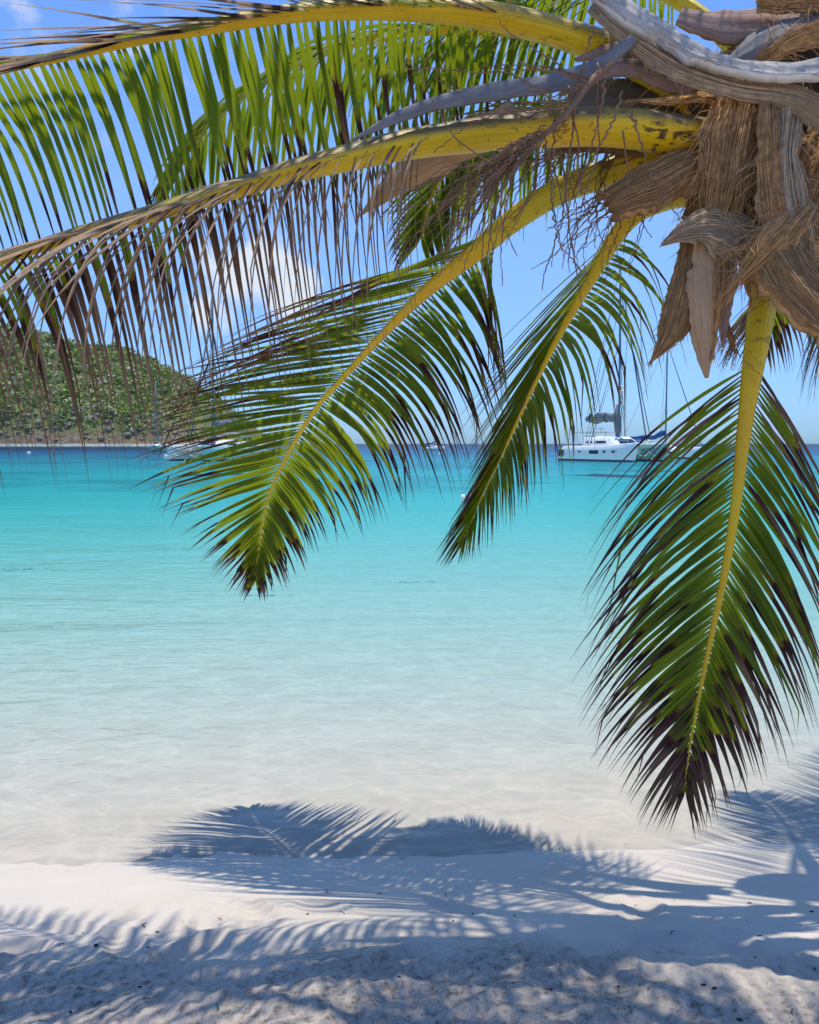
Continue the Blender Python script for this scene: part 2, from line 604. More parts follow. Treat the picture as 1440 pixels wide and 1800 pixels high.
def mat_water():
    m = NT('sea_water')
    # wave slopes at several sizes
    def wave(sx, sy, rot, detail=4, dist=0.6):
        mp = m.node('ShaderNodeMapping')
        mp.inputs['Scale'].default_value = (sx, sy, 1)
        mp.inputs['Rotation'].default_value = (0, 0, rot)
        m.l.new(m.obj(), mp.inputs['Vector'])
        return m.noise(1.0, detail, 0.55, vec=mp.outputs[0], dist=dist)
    w1 = wave(5.0, 9.0, 0.25, 3)
    w2 = wave(1.3, 3.0, 0.12, 4)
    w3 = wave(0.10, 0.30, -0.1, 4)
    h = m.math('ADD', m.math('MULTIPLY', w1, 0.020), m.math('ADD', m.math('MULTIPLY', w2, 0.035), m.math('MULTIPLY', w3, 0.22)))
    nb = m.bump(h, 1.0, 1.0)
    fr = m.node('ShaderNodeFresnel')
    fr.inputs['IOR'].default_value = 1.333
    m.l.new(nb, fr.inputs['Normal'])
    gl = m.node('ShaderNodeBsdfGlossy')
    gl.inputs['Roughness'].default_value = 0.12
    m.l.new(nb, gl.inputs['Normal'])
    # caustic light nets painted into the surface tint, a little darker between the lines
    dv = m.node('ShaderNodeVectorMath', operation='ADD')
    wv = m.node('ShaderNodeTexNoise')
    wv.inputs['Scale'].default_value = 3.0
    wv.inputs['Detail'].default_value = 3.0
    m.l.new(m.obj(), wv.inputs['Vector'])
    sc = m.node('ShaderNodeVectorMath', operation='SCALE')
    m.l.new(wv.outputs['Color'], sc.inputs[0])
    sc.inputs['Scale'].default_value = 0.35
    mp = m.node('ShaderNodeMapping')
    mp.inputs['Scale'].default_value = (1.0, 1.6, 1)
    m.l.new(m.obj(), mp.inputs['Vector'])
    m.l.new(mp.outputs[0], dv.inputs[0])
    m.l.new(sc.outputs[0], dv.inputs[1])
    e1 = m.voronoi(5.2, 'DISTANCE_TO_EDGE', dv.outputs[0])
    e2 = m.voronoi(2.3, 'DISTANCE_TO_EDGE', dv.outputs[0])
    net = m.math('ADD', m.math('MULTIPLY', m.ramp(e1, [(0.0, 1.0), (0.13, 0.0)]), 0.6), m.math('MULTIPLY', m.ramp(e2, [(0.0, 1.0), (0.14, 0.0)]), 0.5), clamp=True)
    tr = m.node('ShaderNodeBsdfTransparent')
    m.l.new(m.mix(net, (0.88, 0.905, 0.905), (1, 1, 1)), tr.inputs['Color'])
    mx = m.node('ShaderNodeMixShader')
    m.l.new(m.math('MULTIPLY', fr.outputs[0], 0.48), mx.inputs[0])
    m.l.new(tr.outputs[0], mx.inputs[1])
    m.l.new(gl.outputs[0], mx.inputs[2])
    va = m.node('ShaderNodeVolumeAbsorption')
    va.inputs['Density'].default_value = 0.14
    va.inputs['Color'].default_value = (0.0, 0.932, 0.974, 1)
    return m.done(mx.outputs[0], va.outputs[0])


M['water'] = mat_water()

# ------------------------------------------------------------------ ground: beach and sea bed in one sheet


def axis(fine0, fine1, step, lo, hi, grow):
    a = list(np.arange(fine0, fine1, step))
    s, x = step, a[-1]
    while x < hi:
        s *= grow
        x += s
        a.append(x)
    s, x = step, a[0]
    left = []
    while x > lo:
        s *= grow
        x -= s
        left.append(x)
    return np.array(left[::-1] + a)


xs = axis(-2.7, 2.7, 0.016, -6000, 6000, 1.13)
ys = axis(1.45, 4.6, 0.0117, -300, 9000, 1.09)
X, Y = np.meshgrid(xs, ys)
PY = [-300, -20, 0.8, 1.85, 2.3, 2.8, 3.27, 3.74, 4.5, 5.5, 7.65, 11.0, 17.0, 27.0, 43.0, 68.0, 119.0, 340.0, 9000]
PZ = [1.6, 0.8, 0.40, 0.34, 0.27, 0.12, 0.0, -0.05, -0.15, -0.32, -0.58, -0.82, -1.05, -1.25, -1.40, -1.50, -1.60, -1.75, -4.5]
wob = 0.10 * fbm(X * 0.35, Y * 0.15, 3, 3) * np.clip(1.5 - np.abs(Y - 3.6) / 6, 0, 1) - 0.045 * np.clip(X, -3, 3)
Yw = Y + wob
Z = np.interp(Yw, PY, PZ)
near = np.clip((7 - np.abs(Y - 3)) / 5, 0, 1)
Z = Z + 0.018 * fbm(X * 1.3, Y * 1.6, 4, 5) * near
# swash step where the last wave stopped
Z = Z + 0.005 / (1 + np.exp((Yw - 3.16 - 0.04 * fbm(X * 1.1, X * 0 + 4, 3, 8)) / 0.012)) * near
# trampled dry sand up the beach
edge = 2.14 + 0.16 * fbm(X * 1.1 + 3, Y * 0.6, 4, 21) - 0.02 * X
rough = np.clip((edge - Y) / 0.12, 0, 1) * np.clip((Y + 1) / 2, 0, 1)
rg = 0.034 * fbm(X * 4.0, Y * 4.0, 5, 31) + 0.022 * np.abs(fbm(X * 9, Y * 9, 4, 41)) + 0.014 * fbm(X * 26, Y * 26, 2, 51)
Z = Z + rough * (rg + 0.012)
fr_ = random.Random(5)
for k in range(46):                                          # footprints
    if k < 34:
        fx, fy, dp = fr_.uniform(-1.9, 1.9), fr_.uniform(1.6, 2.22), fr_.uniform(0.012, 0.03)
    else:
        fx, fy, dp = fr_.uniform(-1.2, 0.8), fr_.uniform(2.25, 2.55), fr_.uniform(0.008, 0.016)
    an = fr_.uniform(0, 3.14)
    u = (X - fx) * math.cos(an) + (Y - fy) * math.sin(an)
    w = -(X - fx) * math.sin(an) + (Y - fy) * math.cos(an)
    r2 = (u / 0.11) ** 2 + (w / 0.05) ** 2
    Z = Z - dp * np.exp(-r2 ** 2) + dp * 0.5 * np.exp(-((np.sqrt(r2) - 1.25) / 0.22) ** 2)
for k in range(150):                                         # little pock marks on the wet sand
    fx, fy = fr_.uniform(-2.2, 0.2), fr_.uniform(3.0, 3.75)
    rr = fr_.uniform(0.012, 0.028)
    r2 = ((X - fx) / (rr * 1.5)) ** 2 + ((Y - fy) / rr) ** 2
    Z = Z - fr_.uniform(0.004, 0.009) * np.exp(-r2)
# rocks / weed clumps on the bed: three dark patches seen through the water get their own low mounds
ny, nx = X.shape
verts = np.stack([X.ravel(), Y.ravel(), Z.ravel()], 1)
ii = np.arange(nx * ny).reshape(ny, nx)
faces = np.stack([ii[:-1, :-1].ravel(), ii[:-1, 1:].ravel(), ii[1:, 1:].ravel(), ii[1:, :-1].ravel()], 1)


def grid_mesh(name, verts, faces, mat):
    me = bpy.data.meshes.new(name)
    me.vertices.add(len(verts))
    me.vertices.foreach_set('co', verts.astype(np.float32).ravel())
    me.loops.add(faces.size)
    me.loops.foreach_set('vertex_index', faces.astype(np.int32).ravel())
    me.polygons.add(len(faces))
    me.polygons.foreach_set('loop_start', np.arange(0, faces.size, 4, dtype=np.int32))
    me.polygons.foreach_set('use_smooth', np.ones(len(faces), dtype=bool))
    me.update(calc_edges=True)
    me.materials.append(mat)
    o = bpy.data.objects.new(name, me)
    C.objects.link(o)
    return o


tag(grid_mesh('beach', verts, faces, M['sand']), kind='structure', label='pale sand beach running down under the sea')

wx = axis(-8, 8, 1.0, -6000, 6000, 1.3)
wy = np.array([2.5, 4, 6, 9, 14, 22, 40, 80, 160, 320, 700, 1500, 3000, 6000, 8800.0])
WX, WY = np.meshgrid(wx, wy)
wi = np.arange(WX.size).reshape(WX.shape)
wf = np.stack([wi[:-1, :-1].ravel(), wi[:-1, 1:].ravel(), wi[1:, 1:].ravel(), wi[1:, :-1].ravel()], 1)
tag(grid_mesh('sea_water', np.stack([WX.ravel(), WY.ravel(), WX.ravel() * 0], 1), wf, M['water']), kind='structure',
    label='clear turquoise sea deepening to blue')


def ground_z(x, y):
    j = int(np.clip(np.searchsorted(ys, y), 0, ny - 1))
    i = int(np.clip(np.searchsorted(xs, x), 0, nx - 1))
    return float(Z[j, i])


# ------------------------------------------------------------------ palm
palm = empty('coconut_palm', at(1640, 330, 2.75))
palm.location = (2.9, 3.1, ground_z(2.9, 3.1) - 0.05)
tag(palm, 'coconut palm leaning in from the right with drooping fronds over the beach', 'palm tree')
PL = palm.location.copy()


def part(mb, name, mat, parent, label=None, smooth=True):
    """builds a part given in world coordinates under the palm (or under one of its parts)"""
    mb.v = [(p[0] - PL.x, p[1] - PL.y, p[2] - PL.z) for p in mb.v]
    o = mb.build(name, M[mat], parent, smooth)
    if label:
        o['label'] = label
    return o


def pts3(P):
    return [at(*p) if len(p) == 3 and p[1] > -900 and p[2] < 50 and not isinstance(p, Vector) else V3(p) for p in P]


GRAV = V3((0, 0, -1))


def frond(P, hint, widths, t0=0.3, L=0.6, n=70, wid=0.034, ang=(62, 24), lift=0.15, droop=1.2, grav=GRAV, dry=0.8, dry_sd=0.12,
          tone=0.3, seed=1, sides=None, label=None, lprof=(0.6, 0.9, 1.0, 1.0, 0.95, 0.8, 0.6, 0.38), kink=0.18, jit=0.06,
          dorsal_dry=0.0, base_green=0.3, green=(0.0, 1.0), dry_base=None, skip=0.0, extra=()):
    """one palm frond: stalk mesh with its leaflets as a child.
    P control points of the stalk (world), hint = upper side direction, sides = per side overrides"""
    r = random.Random(seed)
    m = 64
    path = catmull(P, m)
    mb = MB()
    rad = [lerp_list(widths, i / (m - 1)) * 0.5 for i in range(m)]
    # stalk
    T = []
    for i in range(m):
        a, b = path[max(i - 1, 0)], path[min(i + 1, m - 1)]
        T.append((b - a).normalized())
    NN = []
    for i in range(m):
        N = hint - T[i] * hint.dot(T[i])
        N = N.normalized() if N.length > 1e-4 else T[i].orthogonal().normalized()
        NN.append(N)
    K = 12
    rows = []
    for i in range(m):
        S = T[i].cross(NN[i])
        row = []
        for k in range(K):
            a_ = 2 * math.pi * k / K
            sx, sn = math.cos(a_), math.sin(a_)
            sn2 = sn * (0.85 if sn < 0 else 0.42)
            p = path[i] + S * (sx * rad[i]) + NN[i] * (sn2 * rad[i] * 1.2)
            row.append(mb.add(p, (k / K, i / (m - 1)),
                              (max(0.0, 1 - i / (m - 1) / max(0.05, base_green)), dorsal_dry if sn > 0.25 else 0.0, min(1.0, max(0.0, 1.35 - i / (m - 1) / max(0.05, t0) * 1.2)), 1)))
        rows.append(row)
    for i in range(m - 1):
        for k in range(K):
            k2 = (k + 1) % K
            mb.f.append((rows[i][k], rows[i][k2], rows[i + 1][k2], rows[i + 1][k]))
    mb.f.append(tuple(rows[0][::-1]))
    mb.f.append(tuple(rows[-1]))
    fo = part(mb, 'frond', 'rachis', palm, label)
    # leaflets
    lb = MB()
    for side, more in [(1, {}), (-1, {})] + list(extra):
        o = dict(L=L, ang=ang, lift=lift, droop=droop, grav=grav, dry=dry, dry_sd=dry_sd, tone=tone, wid=wid, n=n, kink=kink, jit=jit, asd=2.2, green=green, skip=skip, t0=t0, dry_base=dry_base)
        if sides and side in sides:
            o.update(sides[side])
        o.update(more)
        for k in range(o['n']):
            if r.random() < o['skip']:
                continue
            tt = (k + r.uniform(-0.22, 0.22)) / (o['n'] - 1)
            tt = min(1, max(0, tt))
            t = o['t0'] + (1 - o['t0']) * tt
            f = t * (m - 1)
            i = min(int(f), m - 2)
            p = path[i].lerp(path[i + 1], f - i)
            Ti, Ni = T[i], NN[i]
            S = Ti.cross(Ni) * side
            a_ = R(lerp_list(list(o['ang']), tt) + r.gauss(0, o['asd']))
            lf = (o['lift'] if not hasattr(o['lift'], '__len__') else lerp_list(list(o['lift']), tt)) + r.gauss(0, o['jit'])
            d = (Ti * math.cos(a_) + S * (math.sin(a_) * math.cos(lf)) + Ni * (math.sin(a_) * math.sin(lf))).normalized()
            p = p + S * (rad[i] * 0.8)
            W = Ni.cross(d)
            W = W.normalized() if W.length > 1e-3 else Ti
            W = (W + Ni * r.gauss(0, 0.16)).normalized()
            ln = o['L'] * lerp_list(list(lprof), tt) * r.uniform(0.90, 1.08)
            wd = o['wid'] * (0.55 + 0.45 * math.sin(math.pi * min(1, 0.25 + 0.75 * (1 - tt)))) * r.uniform(0.8, 1.1)
            seg = 9
            dr = o['droop'] * r.uniform(0.7, 1.3)
            kk = r.uniform(0.45, 0.85) if r.random() < o['kink'] else 9
            db = o['dry']
            if hasattr(db, '__len__'):
                db = lerp_list(list(db), tt)
            cc = (min(1.3, max(-0.4, r.gauss(db, o['dry_sd']))), r.uniform(*o['green']), min(1, max(0, r.gauss(o['tone'], 0.22))), 1)
            prev = None
            curl = r.gauss(0, 0.25)
            fold = r.uniform(0.45, 0.95)
            for q in range(seg + 1):
                s = q / seg
                ws = wd * 0.5 * min(1.0, 0.35 + 4.0 * s) * max(0.02, 1 - max(0, (s - 0.12) / 0.88) ** 1.25)
                if s > cc[0] + 0.1:
                    ws *= max(0.55, 1 - 1.2 * (s - cc[0] - 0.1))   # withered part shrivels
                Nn = d.cross(W).normalized()
                up = 1 if Nn.dot(Ni) > 0 else -1
                e = Nn * (up * ws * fold)
                i0 = lb.add(p - W * ws - e, (-1, s), cc)
                i1 = lb.add(p, (0, s), cc)
                i2 = lb.add(p + W * ws - e, (1, s), cc)
                if prev:
                    lb.f.append((prev[0], prev[1], i1, i0))
                    lb.f.append((prev[1], prev[2], i2, i1))
                prev = (i0, i1, i2)
                st = ln / seg
                p = p + d * st
                g = o['grav'] * (dr * st * (0.6 + 1.8 * s))
                if s >= kk and s < kk + 1.0 / seg:
                    g = g + GRAV * 1.6 + V3((r.gauss(0, 0.3), r.gauss(0, 0.3), 0))
                d2 = (d + g).normalized()
                q_ = d.rotation_difference(d2)
                W = q_ @ W
                W = (W - d2 * W.dot(d2)).normalized()
                W = Quaternion(d2, curl * st) @ W
                d = d2
    part(lb, 'leaflets', 'leaf', fo)
    return fo


def A(*P):
    return [at(*p) for p in P]


CAMW = -FWD                                       # towards the viewer
Z1 = V3((0, 0, 1))

# the high frond along the top edge, leaflets hanging from its far side
frond(A((1260, 190, 2.50), (1150, 110, 2.42), (1030, 62, 2.36), (880, 22, 2.30), (740, 8, 2.26), (600, 10, 2.22), (480, 22, 2.20), (360, 43, 2.17),
        (240, 64, 2.14), (120, 92, 2.11), (0, 120, 2.08), (-120, 160, 2.05), (-260, 230, 2.02)),
      (Z1 * 0.8 + CAMW * 0.55), [0.15, 0.135, 0.105, 0.095, 0.075, 0.058, 0.046, 0.036, 0.024, 0.010], t0=0.30, L=0.64, n=80, wid=0.023,
      ang=(92, 96), lift=-1.15, droop=6.5, grav=V3((0.24, 0, -1)), dry=(0.42, 0.50, 0.66, 0.74, 0.76), dry_sd=0.10, tone=0.5, seed=11, lprof=(0.9, 1.0, 1.0, 0.95, 0.85, 0.7),
      sides={1: dict(green=(0.0, 0.40)), -1: dict(ang=(22, 14), lift=(0.75, 0.25), droop=0.25, L=0.52, n=50, wid=0.032, asd=5, jit=0.2, dry=(0.1, 0.0, 0.3), dry_sd=0.3, tone=0.8, grav=V3((-0.4, 0, -0.7)))},
      label='topmost yellow stalked frond with leaflets hanging like a fringe', dorsal_dry=0.5, base_green=0.12, kink=0.1)

# the half withered frond across the middle left
frond(A((1290, 236, 2.42), (1200, 226, 2.36), (1100, 212, 2.30), (1000, 212, 2.26), (900, 220, 2.22), (800, 232, 2.18), (700, 248, 2.15), (600, 272, 2.12), (500, 297, 2.09),
        (400, 330, 2.07), (280, 366, 2.04), (160, 400, 2.01), (60, 432, 1.99), (-40, 470, 1.97), (-180, 540, 1.95)),
      (Z1 * 0.9 + CAMW * 0.35), [0.15, 0.15, 0.135, 0.125, 0.105, 0.088, 0.066, 0.056, 0.045, 0.032, 0.015], t0=0.41, L=0.68, n=104, wid=0.017,
      ang=(82, 88), lift=-1.15, droop=8.0, grav=V3((0.14, 0.0, -1)), dry=(-0.25, -0.08, 0.06, 0.16, 0.16), dry_sd=0.12, tone=0.5, seed=23, lprof=(0.85, 1.0, 1.0, 1.0, 0.9, 0.8),
      sides={1: dict(n=82), -1: dict(n=56, asd=6, jit=0.25, lift=-0.6, ang=(50, 26), dry=(-0.3, -0.3, -0.1, 0.0), tone=0.8, droop=5.0, L=0.56, wid=0.021, grav=V3((0.06, -0.1, -1)))},
      extra=[(-1, dict(n=30, t0=0.60, ang=(32, 16), lift=0.05, droop=1.3, L=0.52, wid=0.030, dry=-0.25, dry_sd=0.1, tone=0.98, asd=7, jit=0.25, grav=V3((-0.1, -0.1, -1))))],
      label='half withered frond with brown hanging leaflets', dorsal_dry=0.9, base_green=0.12, kink=0.22)

# the broad green frond in the middle, reaching out over the water's edge
frond(A((1250, 300, 2.50), (1140, 288, 2.50), (1060, 302, 2.52), (980, 332, 2.52), (900, 384, 2.56), (835, 440, 2.62), (749, 510, 2.78), (665, 595, 3.00), (602, 664, 3.20),
        (552, 722, 3.37), (502, 806, 3.58), (470, 880, 3.75), (455, 965, 3.90), (450, 1012, 3.97)),
      (Z1 * 1.0 + CAMW * -0.30 + RGT * -0.15), [0.12, 0.105, 0.09, 0.066, 0.040, 0.030, 0.025, 0.020, 0.015, 0.009, 0.004], t0=0.26, green=(0.0, 0.75), L=1.02, n=118, wid=0.029,
      ang=(64, 64, 64, 60, 52, 36, 14), lift=0.06, droop=1.1, dry=(0.40, 0.55, 0.66, 0.70, 0.64, 0.42), dry_sd=0.12, tone=0.22, seed=31,
      lprof=(0.85, 0.95, 0.95, 0.88, 0.76, 0.58, 0.40, 0.17),
      sides={-1: dict(ang=(26, 36, 46, 52, 50, 34, 14), lift=0.35, L=1.0, droop=0.3)}, label='broad green frond reaching out over the water edge', base_green=0.4)

# the narrow frond to its right, seen nearly edge on
frond(A((1260, 330, 2.60), (1170, 345, 2.62), (1100, 385, 2.66), (1040, 480, 2.80), (985, 578, 2.98), (930, 690, 3.20), (885, 790, 3.42), (848, 868, 3.58), (827, 918, 3.67), (812, 953, 3.74)),
      (Z1 * 1.0 + RGT * -0.75), [0.10, 0.085, 0.066, 0.048, 0.036, 0.028, 0.022, 0.016, 0.010, 0.004], t0=0.20, L=0.82, n=90, wid=0.025,
      ang=(80, 66, 46, 36, 34, 28, 14), lift=-0.3, droop=1.8, dry=(0.75, 0.7, 0.65, 0.6, 0.7), dry_sd=0.16, tone=0.45, seed=41, lprof=(0.85, 0.9, 0.8, 0.7, 0.6, 0.45, 0.18), kink=0.4,
      sides={-1: dict(ang=(30, 22, 14, 12, 17, 26, 18), droop=0.3, lift=0.3, L=0.80, kink=0.1)}, label='narrow folded green frond seen nearly edge on', base_green=0.3)

# the frond hanging straight down on the right
frond(A((1352, 440, 2.42), (1345, 500, 2.40), (1335, 570, 2.39), (1318, 680, 2.38), (1305, 780, 2.38), (1294, 880, 2.38), (1275, 1000, 2.40), (1252, 1110, 2.42), (1232, 1205, 2.45), (1216, 1290, 2.48), (1207, 1350, 2.50), (1204, 1385, 2.52)),
      (CAMW * -1.0 + Z1 * 0.2), [0.088, 0.082, 0.068, 0.047, 0.036, 0.029, 0.023, 0.017, 0.012, 0.008, 0.004], t0=0.225, L=0.67, n=94, wid=0.0225,
      ang=(47, 47, 46, 44, 40, 31, 16), lift=0.12, droop=1.1, dry=(0.0, 0.36, 0.52, 0.54, 0.48, 0.3, 0.05, -0.1), dry_sd=0.24, tone=0.2, seed=53,
      lprof=(0.86, 0.98, 0.98, 0.90, 0.78, 0.62, 0.46, 0.28), label='frond hanging straight down with purple brown leaflet tips', base_green=0.25)

# fronds at the back of the crown
frond(A((1280, 170, 2.75), (1120, 100, 2.85), (980, 62, 2.95), (840, 48, 3.05), (700, 58, 3.15), (560, 96, 3.25), (440, 160, 3.32), (350, 240, 3.38), (300, 330, 3.42)),
      (Z1 * 0.9 + CAMW * -0.2), [0.10, 0.08, 0.06, 0.05, 0.04, 0.028, 0.018, 0.008], t0=0.25, L=0.66, n=62, wid=0.030, ang=(72, 62, 50, 30),
      lift=-0.55, droop=2.4, dry=(0.9, 0.95, 0.9, 0.7), green=(0.0, 0.35), dry_sd=0.1, tone=0.3, seed=61, kink=0.1)
frond(A((1300, 260, 2.85), (1150, 200, 3.0), (1010, 190, 3.2), (900, 215, 3.4), (820, 260, 3.55), (765, 330, 3.65), (740, 420, 3.72)),
      (Z1 * 0.9 + RGT * 0.2), [0.09, 0.07, 0.05, 0.04, 0.025, 0.010], t0=0.28, L=0.55, n=70, wid=0.028, ang=(66, 52, 30),
      lift=-0.3, droop=1.6, dry=(0.85, 0.9, 0.7), green=(0.0, 0.35), dry_sd=0.12, tone=0.3, seed=67, kink=0.1)
frond(A((1320, 100, 2.8), (1200, 0, 2.9), (1080, -30, 3.1), (940, -20, 3.3), (820, 50, 3.5), (760, 140, 3.6)),
      (Z1 * 0.9), [0.09, 0.07, 0.05, 0.04, 0.025, 0.010], t0=0.25, L=0.62, n=52, wid=0.029, ang=(68, 52, 30),
      lift=-0.45, droop=2.2, dry=0.95, green=(0.0, 0.35), dry_sd=0.1, tone=0.3, seed=71, kink=0.1)
frond(A((1480, 380, 2.9), (1450, 440, 3.2), (1420, 470, 3.6), (1390, 500, 3.9), (1360, 540, 4.1), (1340, 590, 4.2)),
      (Z1 * 0.9 + CAMW * -0.3), [0.09, 0.06, 0.045, 0.03, 0.02, 0.008], t0=0.30, L=0.60, n=52, wid=0.024, ang=(72, 60, 30),
      lift=-0.4, droop=2.4, dry=(0.4, 0.3, 0.2), green=(0.0, 0.35), dry_sd=0.15, tone=0.3, seed=73)
frond(A((1500, 330, 2.7), (1560, 400, 3.1), (1570, 450, 3.6), (1550, 500, 4.0), (1530, 580, 4.3)),
      (Z1 * 0.9 + CAMW * -0.3), [0.09, 0.06, 0.045, 0.03, 0.01], t0=0.25, L=0.75, n=52, wid=0.028, ang=(72, 62, 30),
      lift=-0.5, droop=2.4, dry=(0.6, 0.5, 0.3), green=(0.0, 0.35), dry_sd=0.15, tone=0.35, seed=79)

# fronds above and beside the picture that shade the sand
CR = at(1560, 250, 2.75)


def cast(px, py, h):
    """point h metres up the sun's ray above the spot of sand seen at a pixel"""
    r_ = FWD + RGT * ((px - 720) / FPX) + UPV * ((900 - py) / FPX)
    y = 1.0
    while y < 20:
        p = CAM + r_ * (y / r_.y)
        if p.z <= max(0.0, ground_z(p.x, p.y)):
            break
        y += 0.01
    return p + SUN_TO * (h / SUN_TO.z)


over = [
    ([(1000, 1690, 4.0), (870, 1640, 4.3), (745, 1555, 4.3), (640, 1472, 4.0)], 0.56, 56),
    ([(980, 1740, 3.9), (930, 1680, 4.1), (880, 1590, 4.1), (850, 1500, 3.9)], 0.50, 46),
    ([(1440, 1620, 4.0), (1400, 1570, 4.2), (1400, 1500, 4.2), (1430, 1400, 3.9)], 0.62, 54),
    ([(760, 1800, 3.6), (480, 1750, 3.8), (220, 1690, 3.8), (-40, 1610, 3.6)], 0.55, 46),
    ([(1150, 1880, 4.4), (980, 1830, 4.8), (820, 1800, 4.9), (640, 1760, 4.7)], 0.52, 56),
    ([(1560, 1900, 4.2), (1350, 1900, 4.6), (1100, 1910, 4.6), (900, 1920, 4.3)], 0.55, 60),
]
for k, (P, L_, n_) in enumerate(over):
    Q = [cast(*p) for p in P]
    mid = V3((0.72 * 1.3 + 0.28 * Q[0].x, min(Q[0].y * 0.9 + 0.1, 2.02), CR.z * 0.4 + Q[0].z * 0.6 + 0.15)) if Q[0].x < 1.25 else CR.lerp(Q[0], 0.55) + V3((0, 0, 0.22))
    frond([CR, mid] + Q, Z1 * 1.0, [0.12, 0.10, 0.075, 0.05, 0.03, 0.010], t0=0.46, L=L_, n=int(n_ * 0.85), wid=0.029, ang=(70, 64, 54, 26),
          lift=-0.05, droop=0.6, dry=0.95, dry_sd=0.1, seed=101 + k, kink=0.08, lprof=(0.8, 1.0, 1.0, 0.95, 0.8, 0.6, 0.3))
CRV = [V3((0.7, 0.15, 0.8)), V3((1.4, 0.25, 1.1)), V3((2.1, 0.3, 1.0)), V3((2.6, 0.3, 0.5))]
frond([CR] + [CR + p for p in CRV], Z1 * 1.0, [0.12, 0.09, 0.06, 0.03, 0.012], t0=0.25, L=0.78, n=72, wid=0.036, dry=0.95, seed=131)
CRV = [V3((0.5, 0.7, 0.6)), V3((0.9, 1.4, 0.7)), V3((1.2, 2.0, 0.4)), V3((1.4, 2.4, -0.2))]
frond([CR] + [CR + p for p in CRV], Z1 * 1.0, [0.12, 0.09, 0.06, 0.03, 0.012], t0=0.25, L=0.78, n=72, wid=0.036, dry=0.95, seed=132)

# ---- trunk and heart of the crown
mb = MB()
tp = catmull([V3((2.9, 3.1, PL.z - 0.1)), V3((2.75, 3.05, PL.z + 0.7)), V3((2.4, 2.95, PL.z + 1.5)), at(1600, 420, 2.85), at(1540, 330, 2.80)], 30)
mb.tube(tp, [0.24 - 0.10 * min(1, i / 8) if i < 24 else 0.14 + 0.012 * (i - 24) for i in range(30)], n=18, ripple=lambda i, k: 1 + 0.03 * math.sin(i * 2.3 + k))
part(mb, 'trunk', 'trunk', palm)
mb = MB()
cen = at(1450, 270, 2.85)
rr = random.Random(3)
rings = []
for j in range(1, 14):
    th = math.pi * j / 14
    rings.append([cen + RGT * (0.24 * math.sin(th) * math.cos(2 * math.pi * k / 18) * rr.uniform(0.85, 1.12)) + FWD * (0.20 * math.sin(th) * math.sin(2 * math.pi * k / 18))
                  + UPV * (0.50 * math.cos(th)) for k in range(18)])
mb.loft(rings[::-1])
part(mb, 'crown_heart', 'heart', palm)


